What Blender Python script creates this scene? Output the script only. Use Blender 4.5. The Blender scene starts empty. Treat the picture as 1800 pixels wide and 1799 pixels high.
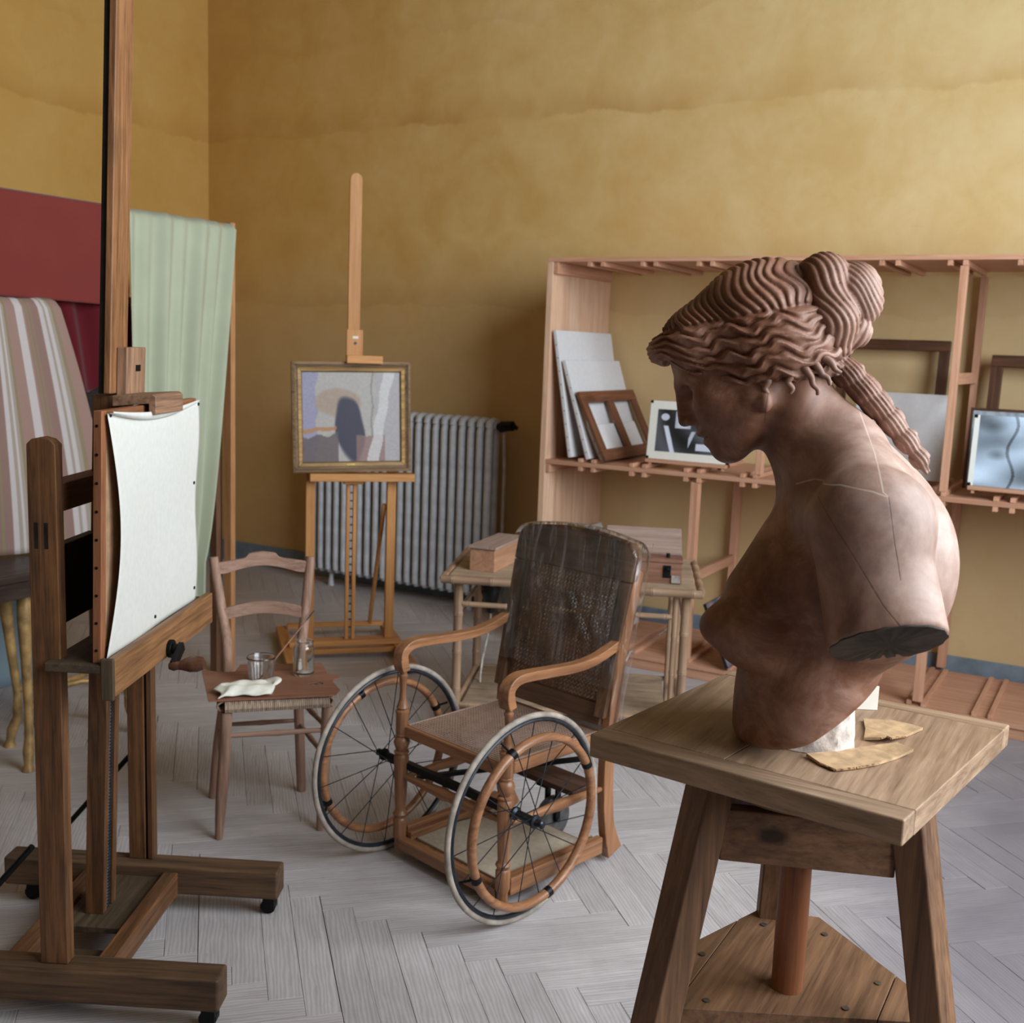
import bpy, bmesh, math, random
import numpy as np
from mathutils import Vector, Matrix, Quaternion
random.seed(7)
SC = bpy.context.scene
COL = SC.collection
PI = math.pi

# ---------------------------------------------------------------- camera
cam_d = bpy.data.cameras.new('camera'); cam = bpy.data.objects.new('camera', cam_d); COL.objects.link(cam)
cam_d.sensor_width = 36.0; cam_d.lens = 38.68; cam_d.sensor_fit = 'HORIZONTAL'
cam_d.clip_start = 0.05; cam_d.clip_end = 60
yaw, pitch, roll = math.radians(29.56), math.radians(8.58), math.radians(-2.15)
fw = Vector((-math.sin(yaw)*math.cos(pitch), math.cos(yaw)*math.cos(pitch), -math.sin(pitch)))
rt = Vector((math.cos(yaw), math.sin(yaw), 0)); dn = fw.cross(rt)
rt2 = rt*math.cos(roll) + dn*math.sin(roll); dn2 = dn*math.cos(roll) - rt*math.sin(roll)
cam.matrix_world = Matrix(((rt2.x, -dn2.x, -fw.x, 0), (rt2.y, -dn2.y, -fw.y, 0), (rt2.z, -dn2.z, -fw.z, 1.65), (0, 0, 0, 1)))
cam_d.dof.use_dof = True; cam_d.dof.focus_distance = 2.05; cam_d.dof.aperture_fstop = 7.0
SC.camera = cam
CAMP = Vector((0, 0, 1.65))

# ---------------------------------------------------------------- light and exposure
SC.view_settings.view_transform = 'Standard'; SC.view_settings.look = 'None'
SC.view_settings.gamma = 1.0; SC.view_settings.use_curve_mapping = False
SC.view_settings.exposure = 0.0
world = bpy.data.worlds.new('daylight'); SC.world = world; world.use_nodes = True
bg = world.node_tree.nodes['Background']; bg.inputs[0].default_value = (0.75, 0.86, 1.0, 1); bg.inputs[1].default_value = 1.2

def area(name, loc, target, sx, sy, power, color):
    d = bpy.data.lights.new(name, 'AREA'); d.shape = 'RECTANGLE'; d.size = sx; d.size_y = sy
    d.energy = power; d.color = color
    o = bpy.data.objects.new(name, d); COL.objects.link(o); o.location = loc
    o.rotation_euler = (Vector(target) - Vector(loc)).to_track_quat('-Z', 'Y').to_euler()
    return o
# daylight coming in through the tall studio window in the right wall, and a weak added fill behind the camera, where no window is built
area('studio_window_light', (1.76, 2.35, 2.95), (-2, 2.35, 2.55), 3.3, 3.2, 305, (.88, .95, 1.0))
area('rear_fill_light', (0.4, -2.42, 2.5), (-0.6, 3, 1.4), 2.2, 2.0, 9, (.88, .94, 1.0))

# ---------------------------------------------------------------- helpers
class MB:
    def __init__(s): s.v = []; s.f = []
    def add(s, vs, fs):
        n = len(s.v); s.v += [tuple(p) for p in vs]; s.f += [tuple(i+n for i in f) for f in fs]; return s
    def box(s, x0, x1, y0, y1, z0, z1, M=None):
        P = [(x, y, z) for z in (z0, z1) for y in (y0, y1) for x in (x0, x1)]
        if M is not None: P = [M @ Vector(p) for p in P]
        return s.add(P, [(0,2,3,1),(4,5,7,6),(0,1,5,4),(2,6,7,3),(0,4,6,2),(1,3,7,5)])
    def hexa(s, P):   # 8 corners: bottom 4 ccw, top 4 ccw
        return s.add(P, [(3,2,1,0),(4,5,6,7),(0,1,5,4),(1,2,6,5),(2,3,7,6),(3,0,4,7)])
    def beam(s, p, q, w, h, up=(0,0,1), w2=None, h2=None):  # rectangular bar from p to q; w sideways, h along up
        p = Vector(p); q = Vector(q); d = (q-p).normalized(); u = Vector(up); u = (u - d*u.dot(d)).normalized(); r = d.cross(u)
        w2 = w if w2 is None else w2; h2 = h if h2 is None else h2
        P = [p - r*w/2 - u*h/2, p + r*w/2 - u*h/2, p + r*w/2 + u*h/2, p - r*w/2 + u*h/2]
        Q = [q - r*w2/2 - u*h2/2, q + r*w2/2 - u*h2/2, q + r*w2/2 + u*h2/2, q - r*w2/2 + u*h2/2]
        return s.add(P+Q, [(3,2,1,0),(4,5,6,7),(0,1,5,4),(1,2,6,5),(2,3,7,6),(3,0,4,7)])
    def tube(s, pts, rad, n=10, closed=False, flat=1.0, up=None):
        pts = [Vector(p) for p in pts]; m = len(pts)
        if not hasattr(rad, '__len__'): rad = [rad]*m
        T = []
        for i in range(m):
            a = pts[(i-1) % m] if (closed or i > 0) else pts[i]; b = pts[(i+1) % m] if (closed or i < m-1) else pts[i]
            T.append((b-a).normalized())
        N = Vector(up) if up else (Vector((0,0,1)) if abs(T[0].z) < .9 else Vector((1,0,0)))
        base = len(s.v); V = []
        for i in range(m):
            N = (N - T[i]*N.dot(T[i])).normalized(); B = T[i].cross(N)
            for k in range(n):
                a = 2*PI*k/n; V.append(pts[i] + N*(rad[i]*math.cos(a)) + B*(rad[i]*flat*math.sin(a)))
        F = []
        for i in range(m if closed else m-1):
            j = (i+1) % m
            for k in range(n):
                l = (k+1) % n; F.append((i*n+k, i*n+l, j*n+l, j*n+k))
        if not closed:
            F.append(tuple(range(n-1, -1, -1))); F.append(tuple((m-1)*n+k for k in range(n)))
        return s.add(V, F)
    def lathe(s, prof, n=20, M=None, cap=True):
        V = []; F = []
        for r, z in prof:
            for k in range(n):
                a = 2*PI*k/n; p = Vector((r*math.cos(a), r*math.sin(a), z)); V.append(M @ p if M is not None else p)
        for i in range(len(prof)-1):
            for k in range(n):
                l = (k+1) % n; F.append((i*n+k, i*n+l, (i+1)*n+l, (i+1)*n+k))
        if cap:
            F.append(tuple(range(n-1, -1, -1))); F.append(tuple((len(prof)-1)*n+k for k in range(n)))
        return s.add(V, F)
    def prism(s, poly, z0, z1, M=None):
        n = len(poly); V = [Vector((x, y, z0)) for x, y in poly] + [Vector((x, y, z1)) for x, y in poly]
        if M is not None: V = [M @ p for p in V]
        F = [tuple(range(n-1, -1, -1)), tuple(range(n, 2*n))] + [(i, (i+1) % n, n+(i+1) % n, n+i) for i in range(n)]
        return s.add(V, F)
    def strip(s, pts, w, h, upf):   # swept rectangular section; upf(i) gives (side, up) vectors, w/h may be lists
        m = len(pts); V = []
        for i, p in enumerate(pts):
            sd, up = upf(i); sd = Vector(sd); up = Vector(up); p = Vector(p)
            ww = w[i] if hasattr(w, '__len__') else w; hh = h[i] if hasattr(h, '__len__') else h
            V += [p - sd*ww/2 - up*hh/2, p + sd*ww/2 - up*hh/2, p + sd*ww/2 + up*hh/2, p - sd*ww/2 + up*hh/2]
        F = [(3,2,1,0), tuple(4*(m-1)+k for k in range(4))]
        for i in range(m-1):
            for k in range(4):
                l = (k+1) % 4; F.append((4*i+k, 4*i+l, 4*(i+1)+l, 4*(i+1)+k))
        return s.add(V, F)
    def build(s, name, mat, parent=None, bevel=0, smooth=False, seg=2, tri=False):
        me = bpy.data.meshes.new(name); me.from_pydata(s.v, [], s.f)
        bm = bmesh.new(); bm.from_mesh(me)
        if tri: bmesh.ops.triangulate(bm, faces=[f for f in bm.faces if len(f.verts) > 4])
        bmesh.ops.recalc_face_normals(bm, faces=bm.faces); bm.to_mesh(me); bm.free()
        if mat: me.materials.append(mat)
        o = bpy.data.objects.new(name, me); COL.objects.link(o)
        if parent: o.parent = parent
        if smooth:
            me.shade_smooth()
            try: me.set_sharp_from_angle(angle=math.radians(42))
            except Exception: pass
        if bevel:
            b = o.modifiers.new('bevel', 'BEVEL'); b.width = bevel; b.segments = seg; b.limit_method = 'ANGLE'; b.angle_limit = math.radians(35)
            me.shade_smooth()
            try: b.harden_normals = True
            except Exception: pass
        return o

def grid_mesh(name, nu, nv, pos, mat, parent=None, col=None, thick=0, smooth=True):
    V = [pos(i/(nu-1), j/(nv-1)) for j in range(nv) for i in range(nu)]
    F = [(j*nu+i, j*nu+i+1, (j+1)*nu+i+1, (j+1)*nu+i) for j in range(nv-1) for i in range(nu-1)]
    me = bpy.data.meshes.new(name); me.from_pydata(V, [], F)
    if col:
        at = me.color_attributes.new('Col', 'FLOAT_COLOR', 'POINT')
        for j in range(nv):
            for i in range(nu):
                c = col(i/(nu-1), j/(nv-1)); at.data[j*nu+i].color = (*[srgb(x) for x in c], 1)
    me.materials.append(mat)
    if smooth: me.shade_smooth()
    o = bpy.data.objects.new(name, me); COL.objects.link(o)
    if parent: o.parent = parent
    if thick:
        m = o.modifiers.new('solid', 'SOLIDIFY'); m.thickness = thick; m.offset = 0
    return o

def tag(o, label, cat, group=None):
    o['label'] = label; o['category'] = cat
    if group: o['group'] = group
    return o
def thing(name, label, cat, loc=(0,0,0), rot=0, group=None):
    o = bpy.data.objects.new(name, None); o.empty_display_size = .1; COL.objects.link(o)
    o.location = loc; o.rotation_euler = (0, 0, math.radians(rot))
    return tag(o, label, cat, group)
def structure(o): o['kind'] = 'structure'; return o

# ---------------------------------------------------------------- materials
def srgb(c):
    c = c/255.0
    return c/12.92 if c <= .04045 else ((c+.055)/1.055)**2.4
def rgb(r, g, b): return (srgb(r), srgb(g), srgb(b), 1)
class NT:
    def __init__(s, name):
        s.m = bpy.data.materials.new(name); s.m.use_nodes = True; s.t = s.m.node_tree
        s.b = s.t.nodes['Principled BSDF']; s.out = s.t.nodes['Material Output']
    def n(s, typ, **kw):
        o = s.t.nodes.new(typ)
        for k, v in kw.items(): setattr(o, k, v)
        return o
    def l(s, a, b): s.t.links.new(a, b)
    def val(s, sock, v): sock.default_value = v
    def coord(s, kind='Object'): return s.n('ShaderNodeTexCoord').outputs[kind]
    def mapping(s, vec, scale, loc=(0,0,0)):
        m = s.n('ShaderNodeMapping'); m.inputs['Scale'].default_value = scale; m.inputs['Location'].default_value = loc
        s.l(vec, m.inputs['Vector']); return m.outputs[0]
    def noise(s, vec, scale, detail=4, rough=.55, dist=0):
        o = s.n('ShaderNodeTexNoise'); o.inputs['Scale'].default_value = scale; o.inputs['Detail'].default_value = detail
        o.inputs['Roughness'].default_value = rough; o.inputs['Distortion'].default_value = dist
        s.l(vec, o.inputs['Vector']); return o.outputs['Fac']
    def ramp(s, fac, stops):
        o = s.n('ShaderNodeValToRGB'); e = o.color_ramp.elements
        while len(e) < len(stops): e.new(.5)
        for k, (p, c) in enumerate(stops): e[k].position = p; e[k].color = c if len(c) == 4 else (*c, 1)
        s.l(fac, o.inputs[0]); return o.outputs[0]
    def fr(s, fac, a, b, lo=0., hi=1.):
        o = s.n('ShaderNodeMapRange'); o.inputs['From Min'].default_value = a; o.inputs['From Max'].default_value = b
        o.inputs['To Min'].default_value = lo; o.inputs['To Max'].default_value = hi; s.l(fac, o.inputs['Value']); return o.outputs[0]
    def mix(s, fac, a, b, mode='MIX'):
        o = s.n('ShaderNodeMix', data_type='RGBA', blend_type=mode)
        for sock, v in ((o.inputs[0], fac), (o.inputs[6], a), (o.inputs[7], b)):
            if hasattr(v, 'is_linked'): s.l(v, sock)
            else: sock.default_value = v
        return o.outputs[2]
    def math(s, op, a, b=0.0, c=None):
        o = s.n('ShaderNodeMath', operation=op)
        for k, v in enumerate((a, b) if c is None else (a, b, c)):
            if hasattr(v, 'is_linked'): s.l(v, o.inputs[k])
            else: o.inputs[k].default_value = v
        return o.outputs[0]
    def bump(s, h, strength=.3, dist=.002):
        o = s.n('ShaderNodeBump'); o.inputs['Strength'].default_value = strength; o.inputs['Distance'].default_value = dist
        s.l(h, o.inputs['Height']); s.l(o.outputs[0], s.b.inputs['Normal'])
    def rough(s, v):
        if hasattr(v, 'is_linked'): s.l(v, s.b.inputs['Roughness'])
        else: s.b.inputs['Roughness'].default_value = v
    def color(s, c):
        if hasattr(c, 'is_linked'): s.l(c, s.b.inputs['Base Color'])
        else: s.b.inputs['Base Color'].default_value = c
_wood = {}
def wood(key, axis='z', dark=(90,60,40), light=(150,105,70), scale=1.0, rough=.55, grain=.5, stain=.35, staincol=(40,28,20), knots=False, spec=.35):
    k = (key, axis)
    if k in _wood: return _wood[k]
    t = NT(f'{key}_wood_{axis}'); g = 26*scale; ln = 1.3*scale
    sc = {'x': (ln, g, g), 'y': (g, ln, g), 'z': (g, g, ln)}[axis]
    co = t.coord(); ri = t.n('ShaderNodeObjectInfo').outputs['Random']
    cv = t.n('ShaderNodeVectorMath', operation='ADD'); t.l(co, cv.inputs[0])
    cx = t.n('ShaderNodeCombineXYZ'); rr = t.math('MULTIPLY', ri, 9.0)
    for i in range(3): t.l(rr, cx.inputs[i])
    t.l(cx.outputs[0], cv.inputs[1]); co = cv.outputs[0]
    n1 = t.noise(t.mapping(co, sc), 1.6, 5, .6, .8)
    n2 = t.noise(t.mapping(co, tuple(5*a for a in sc)), 1.5, 3, .6, .2)
    f = t.math('ADD', t.math('MULTIPLY', n1, .68), t.math('MULTIPLY', n2, .32))
    c = t.ramp(f, [(.34, rgb(*dark)), (.64, rgb(*light))])
    st = t.fr(t.noise(co, 4.2*scale, 4, .6, .3), .50, .76, 0, stain)
    c = t.mix(st, c, rgb(*staincol))
    pores = t.fr(t.noise(t.mapping(co, tuple(9*a if a > 2 else 6*a for a in sc)), 1.2, 2, .5), .60, .72, 0, .35*grain*1.4)
    c = t.mix(pores, c, rgb(*[int(q*.45) for q in dark]))
    if knots:
        vo = t.n('ShaderNodeTexVoronoi'); vo.inputs['Scale'].default_value = 4.5
        ksc = {'x': (.5, 1, 1), 'y': (1, .5, 1), 'z': (1, 1, .5)}[axis]
        t.l(t.mapping(co, ksc), vo.inputs['Vector'])
        c = t.mix(t.fr(vo.outputs['Distance'], .05, .085, .85, 0), c, rgb(*[int(q*.42) for q in dark]))
    br = t.fr(ri, 0, 1, .86, 1.10)
    hsv = t.n('ShaderNodeHueSaturation'); t.l(br, hsv.inputs['Value']); t.l(c, hsv.inputs['Color'])
    t.color(hsv.outputs[0]); t.rough(t.fr(n2, .3, .7, rough-.08, rough+.1)); t.b.inputs['Specular IOR Level'].default_value = spec
    t.bump(f, .25*grain+.05, .0012)
    _wood[k] = t.m; return t.m
def flat(name, col, rough=.6, metal=0, var=.12, scale=30, bump=0, spec=.4):
    t = NT(name); n = t.noise(t.coord(), scale, 4)
    c2 = tuple(max(0, int(q*(1-var*1.6))) for q in col); c1 = tuple(min(255, int(q*(1+var*.6))) for q in col)
    t.color(t.ramp(n, [(.35, rgb(*c2)), (.65, rgb(*c1))])); t.rough(rough); t.b.inputs['Metallic'].default_value = metal
    t.b.inputs['Specular IOR Level'].default_value = spec
    if bump: t.bump(n, .4, bump)
    return t.m
OAKD = lambda ax: wood('dark_oak', ax, (64,42,28), (126,86,54), 1.0, .5, .8, .45, (36,26,20))
OAKM = lambda ax: wood('dusty_oak', ax, (105,78,60), (168,130,102), 1.0, .6, .7, .3, (80,62,52))
DUST = lambda ax: wood('grimy_oak', ax, (52,42,32), (92,76,58), .9, .65, .6, .4, (34,30,26))
BEECH = lambda ax: wood('beech', ax, (182,122,66), (214,156,96), 1.1, .45, .25, .1, (150,100,55))
PINE = lambda ax: wood('pine', ax, (198,156,126), (226,192,164), .7, .55, .3, .18, (150,96,66), knots=True)
PINEE = lambda ax: wood('pine_edge', ax, (184,132,102), (212,166,138), .9, .55, .3, .15, (140,90,62))
WALN = lambda ax: wood('faded_walnut', ax, (128,96,80), (176,142,122), 1.1, .6, .5, .4, (108,84,78))
CHER = lambda ax: wood('varnished_cherry', ax, (112,74,48), (168,118,82), .9, .36, .35, .3, (92,56,34), spec=.5)
STND = lambda ax: wood('stand_pine', ax, (78,54,38), (134,98,70), .8, .55, .6, .5, (58,38,26), knots=True)
STNT = lambda ax: wood('stand_top', ax, (114,90,70), (172,144,118), .8, .55, .6, .45, (96,68,46), knots=True)
BAMB = lambda ax: wood('bamboo', ax, (126,102,82), (178,146,118), .8, .4, .3, .35, (120,88,60))
BLACKI = flat('black_iron', (24,26,28), .45, .6, .2)
DARKV = flat('blackened_wood', (26,21,18), .6, 0, .25)
WHITEC = flat('primed_canvas', (212,212,205), .8, 0, .012, 60, .0003)
GREYC = flat('grey_white_canvas', (214,214,216), .8, 0, .012, 40)
IRONP = flat('radiator_paint', (196,198,202), .45, 0, .06, 12)
TYRE = flat('grey_rubber', (160,149,138), .7, 0, .12, 20)
STEEL = flat('dark_steel', (58,62,70), .35, .8, .2)
PLASTERB = flat('rough_plaster', (206,194,184), .9, 0, .12, 34, .012)
CARD = flat('cardboard', (182,150,114), .85, 0, .1, 40, .001)
PAPER = flat('white_paper', (236,232,222), .8, 0, .02)
NAILM = flat('nail_heads', (110,104,98), .4, .7, .2)
GOLDM = flat('worn_gilt', (176,142,92), .45, .2, .14, 18, .0005)
BRASS = flat('brass_plate', (205,180,110), .3, .8, .1)

def vcol(name, rough=.7, bump_scale=0, bump=.0006, sheen=0):
    t = NT(name); a = t.n('ShaderNodeVertexColor'); a.layer_name = 'Col'
    n = t.noise(t.coord(), 55, 3); c = t.mix(t.fr(n, .3, .7, 0, .04), a.outputs[0], (0.05, .045, .04, 1))
    t.color(c); t.rough(rough)
    if bump_scale: t.bump(t.noise(t.coord(), bump_scale, 3), .4, bump)
    if sheen: t.b.inputs['Sheen Weight'].default_value = sheen
    return t.m
PRINT = vcol('printed_paint', .55, 160, .0008)
STRIPE = vcol('striped_cotton', .9, 300, .0008)

# ---------------------------------------------------------------- room shell
XL, YB, XR, YF, ZC = -5.964, 5.945, 1.7, -2.5, 4.9
def plaster():
    t = NT('ochre_plaster'); co = t.coord()
    sp = t.n('ShaderNodeSeparateXYZ'); t.l(co, sp.inputs[0]); x, z = sp.outputs[0], sp.outputs[2]
    big = t.noise(co, .8, 5, .6, .4); mid = t.noise(co, 3.2, 6, .65, .5); fine = t.noise(co, 14, 5, .6)
    f = t.math('ADD', t.math('MULTIPLY', big, .5), t.math('ADD', t.math('MULTIPLY', mid, .35), t.math('MULTIPLY', fine, .15)))
    xr = t.fr(t.math('ADD', x, t.math('MULTIPLY', t.math('SUBTRACT', mid, .5), 3.0)), -5.2, -.6, 0, 1)
    c = t.mix(xr, t.ramp(f, [(.34, rgb(206,162,88)), (.50, rgb(216,174,100)), (.66, rgb(222,184,114))]), t.ramp(f, [(.34, rgb(212,184,126)), (.50, rgb(222,198,146)), (.66, rgb(230,208,160))]))
    cm = t.n('ShaderNodeCombineXYZ'); t.l(x, cm.inputs[0])
    yy = t.n('ShaderNodeSeparateXYZ'); t.l(co, yy.inputs[0]); t.l(yy.outputs[1], cm.inputs[1])
    wob = t.noise(cm.outputs[0], 1.5, 6, .65, .4)
    def tide(z0, amp, width, strength, col, gate_scale):
        nonlocal c
        zz = t.math('SUBTRACT', z, t.math('ADD', t.math('MULTIPLY', t.math('SUBTRACT', wob, .5), amp), z0))
        up = t.fr(zz, 0, width, 1, 0); lo = t.fr(zz, -.012, 0.004, 0, 1)
        g = t.fr(t.noise(co, gate_scale, 3), .36, .62, .25, 1)
        c = t.mix(t.math('MULTIPLY', t.math('MULTIPLY', t.math('MULTIPLY', up, lo), g), strength), c, col)
    # old water stains: three tide lines with the paint darker just above each one
    tide(3.0, .22, .17, .42, rgb(172,122,58), 2.2)
    tide(1.88, .24, .16, .40, rgb(168,124,70), 2.0)
    tide(3.55, .5, .10, .15, rgb(176,130,70), 1.6)
    low = t.fr(t.math('ADD', z, t.math('MULTIPLY', t.math('SUBTRACT', wob, .5), .6)), 1.6, 2.3, 1, 0)
    c = t.mix(t.math('MULTIPLY', low, .6), c, rgb(200,174,136))
    # darker ochre mixed into the left half of the long wall, near the corner
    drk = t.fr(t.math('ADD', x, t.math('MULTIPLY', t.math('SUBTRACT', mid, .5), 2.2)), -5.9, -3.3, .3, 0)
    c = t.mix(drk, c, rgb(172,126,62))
    sp2 = t.fr(t.noise(co, 2.1, 8, .75, 1.2), .60, .76, 0, .25)
    c = t.mix(sp2, c, rgb(180,136,80))
    t.color(c); t.rough(.9); t.b.inputs['Specular IOR Level'].default_value = .15
    t.bump(t.math('ADD', mid, t.math('MULTIPLY', fine, .6)), .25, .01)
    return t.m
WALLM = plaster()
CEILM = flat('ceiling_boards', (120,104,84), .9, 0, .15, 3); FRONTM = flat('front_wall_paint', (120,96,62), .9, 0, .1, 2)
BASEM = flat('blue_grey_skirting_paint', (122,138,152), .6, 0, .10, 6)
JOINT = flat('dark_floor_joints', (46,42,40), .9, 0, .2)
def slab(name, x0, x1, y0, y1, z0, z1, m): return structure(MB().box(x0, x1, y0, y1, z0, z1).build(name, m))
slab('wall_left', XL-.15, XL, YF-.15, YB+.15, -.1, ZC, WALLM)
slab('wall_back', XL, XR+.15, YB, YB+.15, -.1, ZC, WALLM)
slab('wall_front', XL, XR+.15, YF-.15, YF, -.1, ZC, FRONTM)
mw = MB()   # right wall with the tall studio window opening
mw.box(XR, XR+.15, YF, .65, -.1, ZC).box(XR, XR+.15, 4.05, YB, -.1, ZC).box(XR, XR+.15, .65, 4.05, -.1, 1.3).box(XR, XR+.15, .65, 4.05, 4.6, ZC)
structure(mw.build('wall_right', WALLM))
slab('ceiling', XL-.15, XR+.15, YF-.15, YB+.15, ZC, ZC+.1, CEILM)
slab('baseboard_back', XL+.012, XR, YB-.014, YB, 0.0, .15, BASEM).modifiers.new('b', 'BEVEL').width = .004
slab('baseboard_left', XL, XL+.014, YF, YB-.014, 0.0, .15, BASEM).modifiers.new('b', 'BEVEL').width = .004
slab('trim_1', XR-.02, XR, .59, .65, 1.25, 4.65, BASEM); slab('trim_2', XR-.02, XR, 4.05, 4.11, 1.25, 4.65, BASEM)

def floor_mat():
    t = NT('worn_oak_parquet'); uv = t.n('ShaderNodeUVMap'); uv.uv_map = 'UVMap'
    oi = t.n('ShaderNodeObjectInfo').outputs['Random']; gi = t.n('ShaderNodeNewGeometry').outputs['Random Per Island']
    rnd = t.math('FRACT', t.math('ADD', oi, gi))
    cx = t.n('ShaderNodeCombineXYZ'); r9 = t.math('MULTIPLY', rnd, 37.0); t.l(r9, cx.inputs[0]); t.l(r9, cx.inputs[1])
    ad = t.n('ShaderNodeVectorMath', operation='ADD'); t.l(uv.outputs[0], ad.inputs[0]); t.l(cx.outputs[0], ad.inputs[1]); u = ad.outputs[0]
    n1 = t.noise(t.mapping(u, (2.2, 18, 1)), 1.4, 5, .6, 1.6); n2 = t.noise(t.mapping(u, (12, 160, 1)), 1.2, 3, .6, .3)
    wv = t.n('ShaderNodeTexWave', wave_type='RINGS', rings_direction='Z'); wv.inputs['Scale'].default_value = 9; wv.inputs['Distortion'].default_value = 7
    wv.inputs['Detail'].default_value = 3; wv.inputs['Detail Scale'].default_value = 1.2; t.l(t.mapping(u, (.55, 3.2, 1)), wv.inputs['Vector'])
    f = t.math('ADD', t.math('MULTIPLY', n1, .68), t.math('ADD', t.math('MULTIPLY', n2, .03), t.math('MULTIPLY', wv.outputs['Fac'], .29)))
    c = t.ramp(f, [(.26, rgb(168,162,162)), (.74, rgb(200,195,196))])
    geo = t.n('ShaderNodeNewGeometry').outputs['Position']
    dirt = t.fr(t.noise(geo, 1.4, 6, .7, .5), .46, .74, 0, .4); c = t.mix(dirt, c, rgb(140,134,136))
    warm = t.fr(t.noise(geo, .9, 4, .6), .5, .75, 0, .22); c = t.mix(warm, c, rgb(190,178,170))
    sp = t.fr(t.noise(t.mapping(u, (1.2, 3, 1)), 7, 2), .70, .77, 0, .25); c = t.mix(sp, c, rgb(110,104,104))
    sx = t.n('ShaderNodeSeparateXYZ'); t.l(geo, sx.inputs[0])
    dulled = t.fr(t.math('ADD', sx.outputs[0], t.math('MULTIPLY', t.noise(geo, 1.1, 4), 1.1)), -.45, .35, 0, .75); c = t.mix(dulled, c, rgb(112,106,116))  # floor colour mixes towards a darker bluish grey at the right
    h = t.n('ShaderNodeHueSaturation'); t.l(t.fr(rnd, 0, 1, .92, 1.06), h.inputs['Value']); t.l(c, h.inputs['Color'])
    t.color(h.outputs[0]); t.rough(t.fr(n1, .3, .7, .5, .7)); t.b.inputs['Specular IOR Level'].default_value = .3
    t.bump(f, .05, .0006); return t.m
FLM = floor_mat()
floor = slab('floor', XL-.15, XR+.15, YF-.15, YB+.15, -.1, -.005, JOINT)
PW, PL = .087, .594
s2 = math.sqrt(2)
def clip(poly, ax, lim, sgn):
    out = []
    for i in range(len(poly)):
        a, b = poly[i], poly[(i+1) % len(poly)]; da, db = sgn*(a[ax]-lim), sgn*(b[ax]-lim)
        if da <= 0: out.append(a)
        if da*db < 0: q = da/(da-db); out.append((a[0]+(b[0]-a[0])*q, a[1]+(b[1]-a[1])*q))
    return out
def plank_geo(poly, zt):
    c = (sum(p[0] for p in poly)/len(poly), sum(p[1] for p in poly)/len(poly))
    def ins(p, d):
        v = (p[0]-c[0], p[1]-c[1]); l = math.hypot(*v); k = max(0, 1-d/l) if l > 0 else 1; return (c[0]+v[0]*k, c[1]+v[1]*k)
    n = len(poly)
    V = [(*p, zt-.012) for p in poly] + [(*p, zt-.0008) for p in poly] + [(*ins(p, .0014), zt) for p in poly]
    F = [tuple(2*n+i for i in range(n))]
    for r in (0, 1): F += [(r*n+i, r*n+(i+1) % n, (r+1)*n+(i+1) % n, (r+1)*n+i) for i in range(n)]
    return V, F
def add_uv(me, fn):
    uvl = me.uv_layers.new(name='UVMap')
    for lp in me.loops: uvl.data[lp.index].uv = fn(me.vertices[lp.vertex_index].co)
X0, Y0 = -1.555, 2.358
planks = []
g = .0004
for row in range(-8, 8):
    for k in range(-75, 75):
        for kind in (0, 1):
            if kind == 0: p0, q0, lp, lq = k*PW, -k*PW, PL, PW
            else: p0, q0, lp, lq = k*PW+PL, -k*PW, PW, PL
            p0 += row*(PL+PW); q0 += row*(PL-PW)
            gg = g + (random.random() < .12)*random.uniform(.001, .003)
            P = [(p0+gg, q0+g), (p0+lp-g, q0+g), (p0+lp-g, q0+lq-gg), (p0+gg, q0+lq-gg)]
            W = [(X0+(p-q)/s2, Y0+(p+q)/s2) for p, q in P]
            if all(x < XL for x, y in W) or all(x > XR for x, y in W) or all(y < YF for x, y in W) or all(y > YB for x, y in W): continue
            cx, cy = sum(x for x, y in W)/4, sum(y for x, y in W)/4
            v = Vector((cx, cy, 0)) - CAMP; d = v.dot(fw)
            vis = d > .3 and abs(v.dot(rt2)/d) < .5 and abs(v.dot(dn2)/d) < .52
            planks.append((d if vis else 99+random.random(), W, kind, all(XL < x < XR and YF < y < YB-.02 for x, y in W)))
planks.sort(key=lambda t: t[0])
pv, pf, puv = [], [], []
proto = None
tree_planks = 0
hl, hw = PL/2-g, PW/2-g
for d, W, kind, inside in planks:
    ang = math.radians(45 if kind == 0 else 135)
    cx, cy = sum(x for x, y in W)/4, sum(y for x, y in W)/4
    if d < 90 and inside and tree_planks < 296:
        if proto is None:
            V, F = plank_geo([(-hl, -hw), (hl, -hw), (hl, hw), (-hl, hw)], 0)
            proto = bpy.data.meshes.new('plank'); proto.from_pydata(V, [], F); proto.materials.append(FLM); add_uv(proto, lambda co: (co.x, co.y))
        o = bpy.data.objects.new('plank', proto); COL.objects.link(o); o.parent = floor
        o.location = (cx, cy, random.uniform(-.0012, .0)); o.rotation_euler = (random.uniform(-.0015, .0015), random.uniform(-.0004, .0004), ang + random.choice((0, PI)))
        o.scale = (1-random.random()*.003, 1-random.random()*.012, 1)
        tree_planks += 1
    else:
        poly = W
        for ax, lim, sg in ((0, XL+.001, -1), (0, XR, 1), (1, YF, -1), (1, YB-.001, 1)): poly = clip(poly, ax, lim, sg) if len(poly) > 2 else []
        if len(poly) < 3: continue
        V, F = plank_geo(poly, random.uniform(-.0012, 0)); n = len(pv); pv += V; pf += [tuple(i+n for i in f) for f in F]
        ca, sa = math.cos(-ang), math.sin(-ang); puv += [((x-cx)*ca-(y-cy)*sa, (x-cx)*sa+(y-cy)*ca) for x, y, z in V]
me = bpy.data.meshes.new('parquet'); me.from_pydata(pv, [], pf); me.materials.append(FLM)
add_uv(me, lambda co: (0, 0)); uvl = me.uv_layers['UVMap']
for lp in me.loops: uvl.data[lp.index].uv = puv[lp.vertex_index]
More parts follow.
